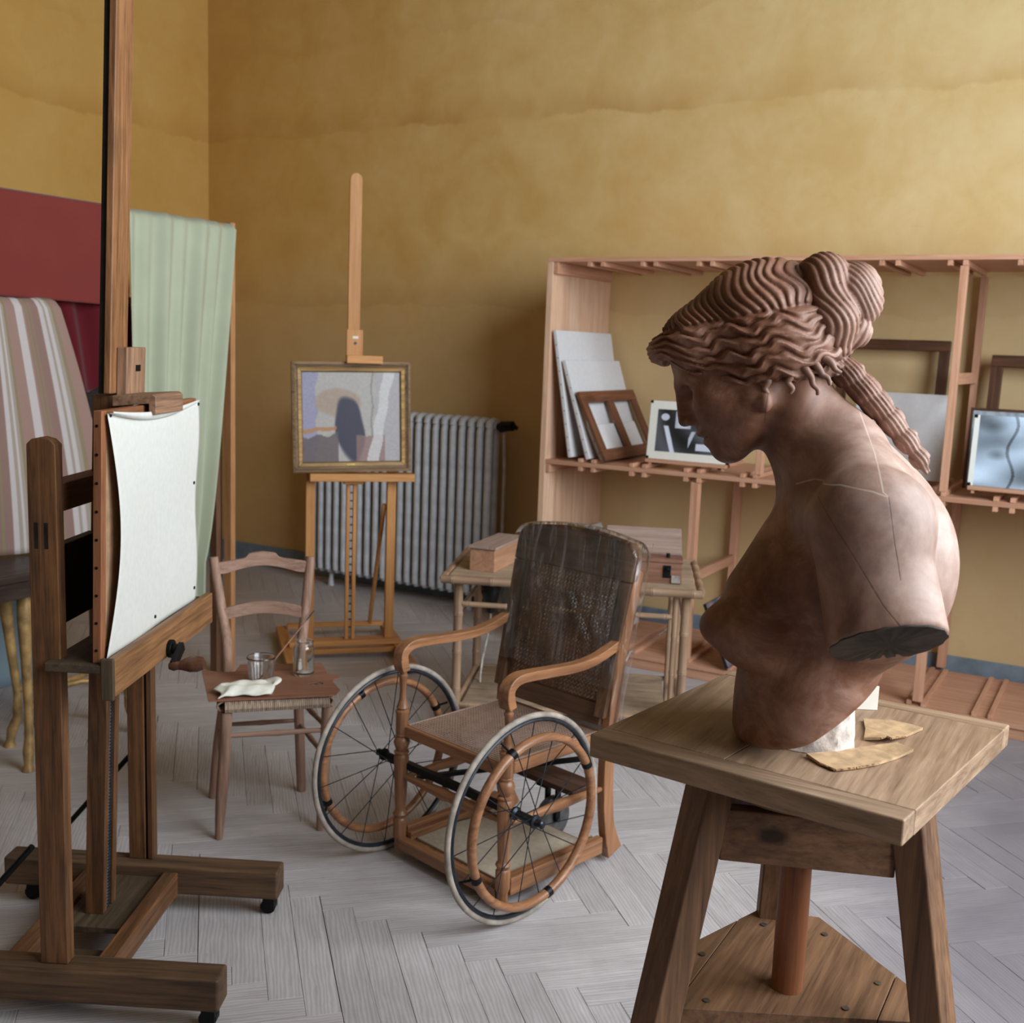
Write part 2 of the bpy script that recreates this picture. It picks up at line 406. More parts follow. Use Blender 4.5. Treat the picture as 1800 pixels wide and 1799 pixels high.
po = bpy.data.objects.new('parquet', me); COL.objects.link(po); po.parent = floor; po['kind'] = 'stuff'

# ---------------------------------------------------------------- pine storage rack along the back wall
RF, RB = 5.195, 5.915
rack = thing('storage_rack', 'long open pine storage rack standing against the ochre back wall', 'rack', (-2.77, RF, 0))
def rk(mb, name, m, **k):
    mb.v = [(x+2.77, y-RF, z) for x, y, z in mb.v]; return mb.build(name, m, rack, **k)
RXR = 1.1
for i, (a, b) in enumerate(((RF, RF+.118), (RF+.119, RF+.36), (RF+.361, RF+.52), (RF+.521, RB))):
    rk(MB().box(-2.788, -2.754+(.001 if i else 0), a, b, .02, 2.09-(.0 if i else 0)), 'side_plank', PINE('z'), bevel=.002)
rk(MB().box(-2.788, RXR, RF, RB, 2.09, 2.112), 'top_shelf', PINEE('x'), bevel=.002)
for j in range(3):
    a = RF + .24*j
    rk(MB().box(-2.754, RXR, a+.0008, a+.24-.0008, 1.031, 1.054), 'middle_shelf_board', PINEE('x'), bevel=.0015)
    rk(MB().box(-2.754, RXR, a+.0008, a+.24-.0008, .052, .074), 'bottom_shelf_board', PINEE('x'), bevel=.0015)
rk(MB().box(-2.754, RXR, RF+.01, RF+.035, 0, .052), 'bottom_rail', PINEE('x'), bevel=.002)
rk(MB().box(-2.754, RXR, RB-.04, RB-.015, 0, .052), 'bottom_rail', PINEE('x'), bevel=.002)
rk(MB().box(-2.753, -2.728, RF+.004, RB-.04, 2.03, 2.0895), 'top_brace', PINEE('y'), bevel=.002)
rk(MB().box(-2.753, -2.728, RF+.004, RB-.04, .985, 1.0305), 'middle_brace', PINEE('y'), bevel=.002)
prs = [(-2.546, -2.471), (-2.252, -2.182), (-1.956, -1.886), (-1.664, -1.601), (-1.375, -1.31), (-1.09, -1.02), (-.80, -.737), (-.519, -.451), (-.23, -.16), (.06, .13), (.35, .42)]
for pa in prs:
    for x in pa:
        rk(MB().box(x-.0105, x+.0105, RF-.002, RB-.05, 1.0545, 1.074), 'slat', PINEE('y'), bevel=.0015)
        rk(MB().box(x-.011, x+.011, RF-.001, RB-.05, 1.008, 1.0305), 'slat', PINEE('y'), bevel=.0015)
        rk(MB().box(x-.0105, x+.0105, RF+.002, RB-.06, 2.066, 2.0895), 'slat', PINEE('y'), bevel=.0015)
        rk(MB().box(x-.0105, x+.0105, RF+.002, RB-.05, .0745, .094), 'slat', PINEE('y'), bevel=.0015)
def frame_post(x, w, z0, z1, zb):
    rk(MB().box(x-w/2, x+w/2, RF+.003, RF+.045, z0, z1), 'post', PINEE('z'), bevel=.002)
    rk(MB().box(x-w/2, x+w/2, RB-.045, RB-.003, z0, z1), 'post', PINEE('z'), bevel=.002)
    rk(MB().box(x-.011, x+.011, RF+.0455, RB-.0455, zb, zb+.052), 'cross_brace', PINEE('y'), bevel=.002)
for x in (-1.588, -.741, .16): frame_post(x, .032, 1.0745, 2.0655, 1.55)
for x in (-1.905, -.765, .30): frame_post(x, .042, .0945, 1.0075, .49)
# canvases standing in the slots, leaning on the side panel
def leaning(name, x_bot, x_top, z0, z1, y0, y1, th, mat, label, cat, group=None, tacks=True):
    h = math.hypot(x_top-x_bot, z1-z0); t = thing(name, label, cat, (x_bot, y0, z0), 0, group)
    t.rotation_euler = (0, math.atan2(x_top-x_bot, z1-z0), 0)
    return t, h
def canvas(x_bot, x_top, z0, z1, y0, y1, th, label, group=None):
    t, h = leaning('canvas', x_bot, x_top, z0, z1, y0, y1, th, None, label, 'canvas', group); L = y1-y0
    o = MB().box(-th, 0, 0, L, 0, h).build('canvas_face', GREYC, t, bevel=.003)
    n = MB()
    for k in range(int(h/.07)): n.box(-th*.5-.0025, -th*.5+.0025, -.0012, .001, .035+.07*k, .041+.07*k)
    o2 = n.build('tack_row', NAILM, t); o2['kind'] = 'stuff'
    b = MB()
    for (a, c, e, f) in ((.0, L, .004, .05), (.0, L, h-.05, h-.004), (.0, .05, .05, h-.05), (L-.05, L, .05, h-.05)): b.box(-th-.004, -th-.0005, a+.002, c-.002, e, f)
    b.build('stretcher_bars', PINEE('z'), t, bevel=.0015)
    return t
canvas(-2.60, -2.722, 1.076, 1.739, RF+.005, RB-.03, .020, 'tallest white canvas leaning on the pine side panel at the rack end', 'canvases in the rack')
canvas(-2.495, -2.662, 1.076, 1.585, RF+.008, RB-.03, .022, 'second white canvas, lower than the tall one it leans in front of', 'canvases in the rack')
canvas(-2.428, -2.518, 1.076, 1.25, RF+.03, RB-.10, .016, 'smallest white canvas just behind the brown stretcher frame with a middle bar', 'canvases in the rack')
t, h = leaning('stretcher_frame', -2.395, -2.575, 1.076, 1.425, RF+.002, RB, .02, None, 'brown wooden stretcher frame with a middle bar leaning before white canvases', 'frame')
BRF = lambda ax: wood('brown_frame', ax, (84,50,34), (134,86,60), 1, .5, .4, .3)
L = RB-RF-.01; w = .062
MB().box(-.02, 0, 0, L, 0, w).build('bottom_bar', BRF('y'), t, bevel=.002); MB().box(-.02, 0, 0, L, h-w, h).build('top_bar', BRF('y'), t, bevel=.002)
for a in (0, L/2-.03, L-w*1.1): MB().box(-.0195, -.0005, a, a+w, w, h-w).build('upright_bar', BRF('z'), t, bevel=.002)
# photographs on little ledge stands
def lerp(a, b, t): return a + (b-a)*t
def photo_a(u, v):
    if u < .10 or u > .90 or v < .13 or v > .86: return (236, 236, 228)
    x, y = (u-.10)/.8, (v-.13)/.73
    c = 62 + 22*math.sin(9*x+3*y) + 14*math.sin(23*x*y+2)
    if abs(x-.06-.26*(1-y)*.8) < .035 and y < .62: c = 232          # pale leaning plank
    if .28 < x < .52 and .58 < y < .97: c = 205 + 15*math.sin(20*x)  # bright sheet on the wall
    if (x-.12)**2 + (y-.82)**2*.6 < .004: c = 215
    if .50 < x < .62 and .1 < y < .52 and abs(x-.44-.25*y) < .03: c = 200
    if .62 < x < .95 and .08 < y < .24: c = 222
    if .7 < x < .93 and .45 < y < .9: c = 120 + 60*((x*7) % 1)
    return (c*.97, c, c*1.08)
def photo_b(u, v):
    if u < .045: return (232, 236, 232)
    c = 168 + 46*math.sin(5*u+2*math.sin(6*v)) + 34*math.sin(11*v-7*u)
    for (a, b, r, k) in ((.35, .75, .18, 60), (.6, .55, .14, 50), (.75, .3, .16, -80), (.2, .45, .09, -70), (.5, .2, .12, 40), (.15, .85, .12, -60)):
        d = math.hypot(u-a, v-b); c += k*max(0, 1-d/r)
    if abs(u-.3-.03*math.sin(9*v)) < .012: c -= 70
    c = min(238, max(74, c)); return (c*.88, c*.98, min(255, c*1.08))
def photograph(x0, x1, z0, z1, y, fn, label, seed, ledge_label):
    t = thing('mounted_photograph', label, 'photograph', (x0, y, z0)); t.rotation_euler = (math.radians(-6), 0, 0)
    W, H = x1-x0, z1-z0
    MB().box(0, W, .0015, .006, 0, H).build('backing_board', CARD, t)
    grid_mesh('print', 200, 140, lambda u, v: (u*W, 0, v*H), PRINT, t, fn, thick=.001)
    for a, b in ((0, 0), (0, H-.012), (W-.012, 0), (W-.012, H-.012)): MB().box(a-.001, a+.014, -.002, .007, b-.001, b+.013).build('corner_clip', BLACKI, t)
    e = thing('ledge_stand', ledge_label, 'stand', (x0, y, z0-.0305))
    MB().box(.004, W-.004, -.022, .012, .012, .030).build('ledge', PINEE('x'), e, bevel=.002)
    for a in (.02, W-.03): MB().box(a, a+.013, -.016, .004, -.002, .012).build('peg', PINEE('z'), e, bevel=.001)
    for a in (.03, W-.05):
        MB().beam((a, .02, .02), (a, .14, H*.75), .018, .012, (0, 1, 0)).build('back_strut', BRF('z'), e, bevel=.001)
        MB().box(a-.009, a+.009, .012, .15, .0, .018).build('foot_bar', BRF('y'), e, bevel=.001)
    return t
photograph(-2.197, -1.757, 1.1035, 1.400, 5.25, photo_a, 'black and white photograph in white mount, nearest the stacked canvases', 1, 'small pine ledge stand under the white mounted photograph beside the face')
photograph(-.647, -.10, 1.111, 1.425, 5.235, photo_b, 'bluish black and white photograph at the right edge of the rack', 2, 'small pine ledge stand under the bluish photograph at right')
# frames and boards leaning against the wall
def open_frame(x0, x1, z0, z1, yb, yt, w, d, label, mat):
    t = thing('empty_frame', label, 'frame', (x0, yb, z0)); t.rotation_euler = (-math.atan2(yt-yb, z1-z0), 0, 0)
    W, H = x1-x0, (z1-z0)/math.cos(math.atan2(yt-yb, z1-z0))
    for (a, b, nm) in ((0, w, 'bottom_bar'), (H-w, H, 'top_bar')): MB().hexa([(0, 0, a if nm[0] == 't' else a), (W, 0, a), (W, d, a), (0, d, a), (0, 0, b), (W, 0, b), (W, d, b), (0, d, b)]).build(nm, mat('x'), t, bevel=.003)
    for a in (0, W-w): MB().box(a+.0005, a+w-.0005, .0005, d-.0005, w, H-w).build('side_bar', mat('z'), t, bevel=.003)
    return t
DKF = lambda ax: wood('dark_frame', ax, (62,40,28), (106,70,48), 1, .5, .4, .3)
open_frame(-1.40, -.86, 1.076, 1.752, 5.78, 5.845, .052, .03, 'dark brown empty frame standing tall behind the hair knot of the bust', DKF)
open_frame(-.665, -.06, 1.076, 1.692, 5.73, 5.83, .055, .035, 'dark brown empty frame leaning behind the bluish photograph', DKF)
t = thing('grey_board', 'plain grey white board leaning behind the bust before a dark frame', 'board', (-1.25, 5.60, 1.077)); t.rotation_euler = (math.radians(-8), 0, 0)
MB().box(0, .462, 0, .012, 0, .418).build('board_face', GREYC, t, bevel=.002); MB().box(.03, .43, .0122, .03, .03, .08).build('back_batten', BRF('x'), t, bevel=.002)
t = thing('blue_grey_canvas', 'blue grey canvas whose dark top edge shows above the right photograph', 'canvas', (-.69, 5.42, 1.077)); t.rotation_euler = (math.radians(-7), 0, 0)
MB().box(.012, .588, 0, .008, .012, .36).build('canvas_face', flat('blue_grey_ground', (160,170,180), .8), t); MB().box(0, .6, -.004, .02, .3605, .372).build('top_edge', DKF('x'), t, bevel=.001)
for a in (0, .5885): MB().box(a, a+.0115, -.004, .02, 0, .36).build('side_edge', DKF('z'), t, bevel=.001)
# low canvases on the bottom shelf
canvas(-2.47, -2.715, .0945, .635, RF+.03, RB-.05, .02, 'white canvas on the bottom shelf just above the wheelchair back', 'canvases on the bottom shelf')
canvas(-2.40, -2.655, .0945, .60, RF+.05, RB-.14, .018, 'second lower white canvas on the bottom shelf behind the wheelchair', 'canvases on the bottom shelf')
t = thing('painted_panel', 'small blue and pink painted panel on the bottom shelf beside the bust', 'panel', (-1.66, RF-.02, .0955)); t.rotation_euler = (0, math.radians(-24), math.radians(0))
def smear(u, v):
    k = .5+.5*math.sin(13*u*v+6*v); r = (62+70*k, 74+36*k, 92+24*k)
    return (176, 140, 136) if v < .42 and .2 < u < .9 and math.sin(21*u+8*v) > -.55 else r
grid_mesh('painted_face', 24, 24, lambda u, v: (.0, u*.3, v*.34), PRINT, t, smear, thick=.004)
MB().box(-.018, -.003, 0, .3, 0, .34).build('panel_edge', DARKV, t, bevel=.002)
# ---------------------------------------------------------------- cast iron radiator
rad = thing('radiator', 'grey cast iron radiator on the back wall behind the small easel', 'radiator', (-3.385, YB, 0))
RP = .0645; first = None
for k in range(22):
    x = -RP*(k+.5)
    if first is None:
        m = MB(); r = .0215
        for (ya, n) in ((-.235, 12), (-.15, 12)):
            path = [(0, ya, .12), (0, ya, .2), (0, ya, .7), (0, ya, 1.12), (0, ya+(.014 if ya < -.2 else -.01), 1.165)]
            m.tube(path, [r*.9, r, r, r, r*.95], n, flat=1.25, up=(1,0,0))
        m.tube([(0, -.245, 1.15), (0, -.235, 1.182), (0, -.2, 1.193), (0, -.15, 1.188), (0, -.135, 1.155)], [r*.9, r, r, r, r*.8], 12, up=(1,0,0))
        m.tube([(0, -.243, .14), (0, -.225, .112), (0, -.19, .108), (0, -.15, .112), (0, -.14, .14)], [r*.8, r*.9, r*.9, r*.9, r*.8], 12, up=(1,0,0))
        m.tube([(-RP/2, -.19, 1.16), (RP/2, -.19, 1.16)], .024, 12); m.tube([(-RP/2, -.19, .14), (RP/2, -.19, .14)], .024, 12)
        first = m.build('radiator_section', IRONP, rad, smooth=True); o = first
    else:
        o = first.copy(); COL.objects.link(o); o.parent = rad
    o.location.x = x
for x in (-.16, -1.26):
    MB().tube([(x, -.19, .11), (x, -.2, .05), (x, -.2, 0)], [.016, .015, .022], 10).build('foot', IRONP, rad, smooth=True)
v = MB().tube([(-.01, -.19, 1.16), (.05, -.19, 1.16)], .02, 12).tube([(.03, -.19, 1.15), (.045, -.21, 1.165), (.12, -.215, 1.172)], [.028, .032, .03], 12).tube([(.12, -.215, 1.172), (.15, -.215, 1.160)], [.018, .012], 10)
v.build('valve', BLACKI, rad, smooth=True)
MB().tube([(.045, -.19, 1.15), (.045, -.17, .9), (.045, -.17, .01)], .011, 10).build('pipe', IRONP, rad, smooth=True)
# ---------------------------------------------------------------- small studio easel with the framed painting
fe = thing('studio_easel', 'pale beech easel holding the gilt framed painting before the radiator', 'easel', (-3.51, 4.49, 0), 45.7)
B = BEECH
MB().box(-.34, .28, -.075, -.045, .03, .055).build('cross_bar', B('x'), fe, bevel=.003)
MB().box(-.31, .27, -.045, .045, .062, .09).build('cross_bar', B('x'), fe, bevel=.003)
for x in (-.345, .235): MB().box(x, x+.055, -.40, .42, .022, .0615).build('runner', B('y'), fe, bevel=.003)
for x in (-.345, .235):
    for y in (-.37, .39): MB().tube([(x+.027-.012, y, .012), (x+.027+.012, y, .012)], .012, 10).build('caster', BLACKI, fe, smooth=True)
for x in (-.229, .189): MB().box(x, x+.046, -.02, .02, .09, 1.345).build('upright', B('z'), fe, bevel=.003)
for x in (-.022, .012): MB().box(x, x+.018, -.018, .012, .09, .955).build('ratchet_rod', B('z'), fe, bevel=.002)
m = MB()
for k in range(19): m.box(-.004, .012, -.012, .006, .15+.042*k, .155+.042*k)
m.build('ratchet_teeth', STEEL, fe)
MB().box(-.225, .235, -.016, .014, 1.30, 1.34).build('upper_rail', B('x'), fe, bevel=.003)
poly = [(-.028, .95), (.030, .95), (.034, 2.43)] + [(.004+.031*math.cos(a), 2.432+.034*math.sin(a)) for a in [PI*k/8 for k in range(1, 8)]] + [(-.027, 2.43)]
Mx = Matrix(((1,0,0,0),(0,0,-1,0),(0,1,0,0),(0,0,0,1)))
MB().prism(poly, -.008, .014, Mx).build('mast', B('z'), fe, bevel=.002)
MB().box(-.036, .046, -.036, -.0145, 1.566, 1.70).build('clamp_block', B('z'), fe, bevel=.002)
MB().box(-.040, .140, -.092, -.0365, 1.533, 1.572).build('clamp_ledge', B('x'), fe, bevel=.002)
MB().box(-.006, .022, -.0372, -.0362, 1.655, 1.667).build('paper_label', PAPER, fe)
MB().tube([(.008, -.036, 1.632), (.008, -.040, 1.632)], .007, 8).build('screw', STEEL, fe)
MB().box(-.218, .316, -.104, -.021, .936, .976).build('canvas_ledge', B('x'), fe, bevel=.003)
MB().box(-.04, .06, -.05, .012, .915, .9355).build('ledge_slide', B('x'), fe, bevel=.002)
MB().beam((.18, .018, .80), (.165, .36, .066), .028, .018, (1,0,0)).build('rear_brace', B('z'), fe, bevel=.002)
MB().beam((-.21, .018, .80), (-.165, .36, .066), .028, .018, (1,0,0)).build('rear_brace', B('z'), fe, bevel=.002)
MB().box(-.29, .235, .34, .38, .0625, .085).build('rear_bar', B('x'), fe, bevel=.002)
# the framed painting on its ledge
pt = thing('framed_painting', 'muted blue grey oil painting in a worn gilt frame on the beech easel', 'painting', (-3.51+.022*math.sin(math.radians(45.7)), 4.49-.022*math.cos(math.radians(45.7)), .9765), 45.7)
pt.rotation_euler = (math.radians(-2.0), math.radians(-1.3), math.radians(45.7))
PX0, PX1, PZ0, PZ1 = -.300, .300, .004, .562
GILT = wood('gilt_frame', 'x', (128,96,56), (204,164,98), 1.6, .42, .5, .5, (84,66,48)); GILT2 = wood('dull_gilt', 'x', (96,76,56), (160,130,98), 1.6, .55, .5, .4, (66,54,46))
def frame_ring(x0, x1, z0, z1, w, ya, yb, name, m):
    mb = [MB() for _ in range(4)]
    O = [(x0, z0), (x1, z0), (x1, z1), (x0, z1)]; I = [(x0+w, z0+w), (x1-w, z0+w), (x1-w, z1-w), (x0+w, z1-w)]
    for k in range(4):
        l = (k+1) % 4
        MB().hexa([(O[k][0], ya, O[k][1]), (O[l][0], ya, O[l][1]), (O[l][0], -.02, O[l][1]), (O[k][0], -.02, O[k][1]), (I[k][0], yb, I[k][1]), (I[l][0], yb, I[l][1]), (I[l][0], -.02, I[l][1]), (I[k][0], -.02, I[k][1])]).build(name, m, pt, bevel=.002)
frame_ring(PX0, PX1, PZ0, PZ1, .014, -.056, -.062, 'outer_moulding', GILT2)
frame_ring(PX0+.0142, PX1-.0142, PZ0+.0142, PZ1-.0142, .016, -.054, -.046, 'cove_moulding', GILT2)
frame_ring(PX0+.0304, PX1-.0304, PZ0+.0304, PZ1-.0304, .018, -.052, -.050, 'inner_moulding', GILT)
frame_ring(PX0+.0486, PX1-.0486, PZ0+.0486, PZ1-.0486, .006, -.044, -.036, 'sight_edge', GILT2)
bd = MB()
for k in range(56):
    for z in (PZ0+.0165, PZ1-.0165): bd.tube([(PX0+.02+k*.0102, -.055, z), (PX0+.0265+k*.0102, -.055, z)], .0032, 6)
for k in range(52):
    for x in (PX0+.0165, PX1-.0165): bd.tube([(x, -.055, PZ0+.02+k*.0102), (x, -.055, PZ0+.0265+k*.0102)], .0032, 6)
bd.build('beading', GILT2, pt)['kind'] = 'stuff'
MB().box(-.03, .012, -.054, -.0525, PZ0+.034, PZ0+.043).build('name_plate', BRASS, pt, bevel=.0005)
def hsh(a, b): return (math.sin(a*127.1+b*311.7)*43758.5453) % 1
def painting_col(u, v):
    # loose muted patches: lilac and grey wash, a dark blue mass, ochre and russet low down, a pale slanting band
    j = .35*(hsh(int(u*46), int(v*60+u*20))-.5); w = .02*math.sin(17*v+5*u)+.015*math.sin(31*u+3)
    c = [176, 172, 168]
    if u+w < .16: c = [152, 150, 176]
    elif u+w > .74: c = [172, 168, 170]
    def blend(col, a): 
        a = min(1, max(0, a)); return [lerp(p, q, a) for p, q in zip(c, col)]
    d = ((u-.36)/.24)**2 + ((v-.66)/.17)**2; c = blend((168, 150, 136), (1.05-d+w*3)*3)
    d = ((u-.47-.1*(.5-v))/.155)**2 + ((v-.36)/.38)**2; c = blend((58, 58, 76), (1.0-d+w*4)*4)
    if v < .30+w and u < .36: c = blend((96, 84, 86), .85)
    if abs(v-.315-.05*math.sin(3*u+.6)-w*.4) < .02 and u < .34: c = blend((176, 128, 84), .9)
    if v < .2+.12*u+w and .55 < u < .84: c = blend((142, 112, 108), .8)
    if abs(u-.80-.16*(v-.5)-w*.4) < .055: c = blend((206, 204, 204), .85)
    if abs(u-.71-w*.3) < .008 and v > .3: c = blend((128, 128, 120), .7)
    return [q*(1+.16*j) for q in c]
ix0, ix1, iz0, iz1 = PX0+.052, PX1-.052, PZ0+.052, PZ1-.052
grid_mesh('painted_canvas', 110, 110, lambda u, v: (lerp(ix0, ix1, u), -.034, lerp(iz0, iz1, v)), PRINT, pt, painting_col, thick=.003)
# ---------------------------------------------------------------- large crank easel at the left
be = thing('large_easel', 'large dark oak crank easel on casters at the left of the room', 'easel', (-1.752, 1.767, 0), 27)
for v0 in (0, .54):
    O = [(-.80, v0, 0)]
    MB().box(-.80, 0, v0, v0+.076, .055, .14).build('runner', wood('grimy_runner', 'x', (58,44,32), (112,84,60), .9, .62, .6, .45, (34,30,26)), be, bevel=.008, seg=3)
    for u0 in (-.035, -.73):
        w = MB().tube([(u0, v0+.025, .022), (u0, v0+.051, .022)], [.022, .022], 14)
        wo = w.build('caster', BLACKI, be, smooth=True)
        MB().box(u0-.014, u0+.020, v0+.018, v0+.0245, .012, .0545).box(u0-.014, u0+.020, v0+.0515, v0+.058, .012, .0545).box(u0-.014, u0+.020, v0+.0245, v0+.0515, .047, .0545).build('caster_fork', BLACKI, wo, bevel=.001)
MB().box(-.33, -.288, .0765, .5395, .058, .125).build('front_cross_beam', OAKD('y'), be, bevel=.004)
MB().box(-.56, -.51, .0765, .5395, .058, .12).build('rear_cross_beam', OAKD('y'), be, bevel=.004)
MB().box(-.509, -.331, .255, .5395, .09, .108).build('stage_board', DUST('y'), be, bevel=.003)
MB().box(-.509, -.331, .0765, .2, .062, .078).build('stage_board', DUST('y'), be, bevel=.003)
np_ = MB().prism([(-.441, .1405), (-.374, .1405), (-.374, 1.392), (-.386, 1.404), (-.4075, 1.409), (-.429, 1.404), (-.441, 1.392)], .026, .063, Matrix(((1,0,0,0),(0,0,1,0),(0,1,0,0),(0,0,0,1))))
p1 = np_.build('post', OAKD('z'), be, bevel=.003)
m = MB()
for a in (-.427, -.404): m.box(a, a+.009, .0255, .0262, 1.155, 1.215)
m.build('tenon_ends', DARKV, p1)
MB().box(-.445, -.396, .575, .612, .1405, 1.40).build('post', OAKD('z'), be, bevel=.003)
MB().box(-.390, -.374, .575, .612, .1405, 1.40).build('post', OAKD('z'), be, bevel=.003)
MB().box(-.3955, -.3905, .582, .605, .15, 1.39).build('post_groove', DARKV, be)
MB().box(-.437, -.380, .0635, .5745, 1.235, 1.30).build('upper_rail', OAKD('y'), be, bevel=.003)
MB().box(-.428, -.400, .0635, .31, .96, 1.15).build('back_board', DARKV, be, bevel=.003)
MB().box(-.428, -.400, .40, .5745, .96, 1.15).build('back_board', DARKV, be, bevel=.003)
def uz(z): return -.41 + .035*(z-.11)     # the mast leans slightly forward
def mast(v0, v1, du0, du1, z0, z1): return [(uz(z0)+du0, v0, z0), (uz(z0)+du1, v0, z0), (uz(z0)+du1, v1, z0), (uz(z0)+du0, v1, z0), (uz(z1)+du0, v0, z1), (uz(z1)+du1, v0, z1), (uz(z1)+du1, v1, z1), (uz(z1)+du0, v1, z1)]
MB().hexa(mast(.318, .342, -.052, -.002, .108, 1.49)).build('mast_cheek', OAKD('z'), be, bevel=.002)
MB().hexa(mast(.374, .400, -.052, -.002, .108, 1.49)).build('mast_cheek', OAKD('z'), be, bevel=.002)
MB().hexa(mast(.3425, .3735, -.052, -.03, .108, 1.49)).build('mast_back', DARKV, be)
MB().hexa(mast(.298, .402, -.017, .001, 1.495, 2.95)).build('sliding_mast', wood('mast_oak', 'z', (104,68,42), (168,118,78), 1, .5, .8, .4, (58,38,26)), be, bevel=.003)
sc = MB(); n = 150
pts = [(uz(z)-.014, .358, z) for z in [.11+.0045*k for k in range(n)]]
sc.tube(pts, [.012 if k % 2 else .0095 for k in range(n)], 10)
sc.build('lifting_screw', flat('screw_steel', (48,58,68), .4, .7, .15), be, smooth=False)
# tray with front plank
MB().box(-.40, -.2585, -.004, .70, .876, .898).build('tray_board', DUST('y'), be, bevel=.004)
MB().box(-.258, -.237, .006, .70, .822, .910).build('front_plank', wood('plank_oak', 'y', (104,72,46), (162,116,76), .9, .5, .6, .4, (70,48,34)), be, bevel=.003)
MB().box(-.268, -.237, -.006, .0055, .815, .914).build('tray_end', DUST('z'), be, bevel=.004)
MB().box(-.395, -.30, .26, .44, .80, .875).build('carriage_block', OAKD('z'), be, bevel=.004)
cr = MB().tube([(-.2365, .345, .842), (-.225, .345, .842)], .024, 14).tube([(-.225, .345, .842), (-.20, .345, .842)], .014, 12)
cr = cr.beam((-.205, .352, .85), (-.205, .285, .815), .026, .014, (1,0,0)).build('crank', BLACKI, be, bevel=.002)
hd = MB().lathe([(.008, -.012), (.013, 0), (.011, .010), (.013, .02), (.020, .04), (.021, .058), (.016, .074), (.004, .08)], 14, Matrix.Translation((-.203, .285, .815)) @ Matrix.Rotation(math.radians(84), 4, 'Y') @ Matrix.Rotation(math.radians(-8), 4, 'X'))
hd.build('grip', wood('grip', 'z', (60,36,26), (96,60,42), 1.5, .3, .2, .2), cr, smooth=True)
# clamp at the top of the canvas
MB().hexa(mast(.306, .395, -.032, -.0175, 1.495, 2.9)).build('mast_back', DARKV, be)
o = MB().hexa(mast(.332, .455, .0015, .028, 1.47, 1.61)).build('clamp_block', OAKM('z'), be, bevel=.003)
MB().hexa(mast(.388, .416, .0281, .030, 1.55, 1.566)).build('iron_plate', BLACKI, o)
MB().prism([(-.335, 1.495), (-.335, 1.468), (-.245, 1.478), (-.245, 1.452), (-.226, 1.452), (-.226, 1.496), (-.235, 1.502)], .245, .435, Matrix(((1,0,0,0),(0,0,1,0),(0,1,0,0),(0,0,0,1)))).build('clamp_hook', OAKM('y'), be, bevel=.003)
MB().tube([(-.45, .02, .44), (-.70, .02, .145)], .0075, 8).build('iron_stay', BLACKI, be)
MB().tube([(-.45, .60, .44), (-.70, .60, .145)], .0075, 8).build('iron_stay', BLACKI, be)
# the sheet of primed canvas tacked on a board, standing in the tray
cb = thing('stretched_canvas', 'blank white canvas tacked to a brown board in the large easel tray', 'canvas', (-1.752, 1.767, 0), 27)
def cu(z): return -.283 + .022*(z-.90)
def slabz(u0, u1, v0, v1, z0, z1): return [(cu(z0)+u0, v0, z0), (cu(z0)+u1, v0, z0), (cu(z0)+u1, v1, z0), (cu(z0)+u0, v1, z0), (cu(z1)+u0, v0, z1), (cu(z1)+u1, v0, z1), (cu(z1)+u1, v1, z1), (cu(z1)+u0, v1, z1)]
EDG = lambda ax: wood('orange_stretcher', ax, (112,70,46), (164,108,74), 1.1, .5, .4, .3)
Z0, Z1 = .8985, 1.474
s = MB().hexa(slabz(-.008, .012, .008, .034, Z0, Z1)).build('stretcher_bar', EDG('z'), cb, bevel=.002)
MB().hexa(slabz(-.008, .012, .604, .63, Z0, Z1)).build('stretcher_bar', EDG('z'), cb, bevel=.002)
MB().hexa(slabz(-.008, .012, .0345, .6035, Z1-.03, Z1)).build('stretcher_bar', EDG('y'), cb, bevel=.002)
MB().hexa(slabz(-.008, .012, .0345, .6035, Z0, Z0+.03)).build('stretcher_bar', EDG('y'), cb, bevel=.002)
MB().hexa(slabz(-.004, .011, .0345, .6035, Z0+.0305, Z1-.0305)).build('backing_panel', flat('shaded_canvas_back', (160,126,96), .9, 0, .06), cb)  # tan of the canvas underside, with the shade of its curled edge painted in
for k in range(9):
    z = Z0+.03+k*.064; MB().tube([(cu(z)+.001, .0085, z), (cu(z)+.001, .0068, z)], .0035, 8).build('nail', BLACKI, cb)
def sheet(u, v):   # v up, u from near edge to far edge
    z = lerp(.905, 1.468, v); sag = .030*math.sin(PI*u)*max(0, v-.93)/.07
    vv = lerp(.020+.034*math.sin(PI*min(1, v*1.02))**.7*(.55+.45*math.sin(PI*v)), .628+.004*math.sin(9*v), u)
    bul = .008 + .020*math.sin(PI*v)*(1-u)**2.2 + .004*math.sin(7*u+4*v)*math.sin(PI*u) + .003*math.sin(PI*v*3)*u
    return (cu(z)+.0125+bul*.9, vv, z - sag)
grid_mesh('canvas_sheet', 44, 44, sheet, WHITEC, cb, thick=.0012)
def curl(u, v): z = 1.468; a = v*2.2; return (cu(z)+.022+.012*math.sin(a), lerp(.02, .6, u), z - .030*math.sin(PI*u) + .010*(1-math.cos(a))*(.3+math.sin(PI*u)))
grid_mesh('curled_top_edge', 30, 6, curl, WHITEC, cb, thick=.0012)
for u, v in ((.02, .995), (.985, .985), (.955, .6), (.96, .07), (.48, .05)):
    p = Vector(sheet(u, v)); MB().tube([p + Vector((-.004,0,0)), p + Vector((.0035,0,0))], .0045, 8).build('tack', STEEL, cb)
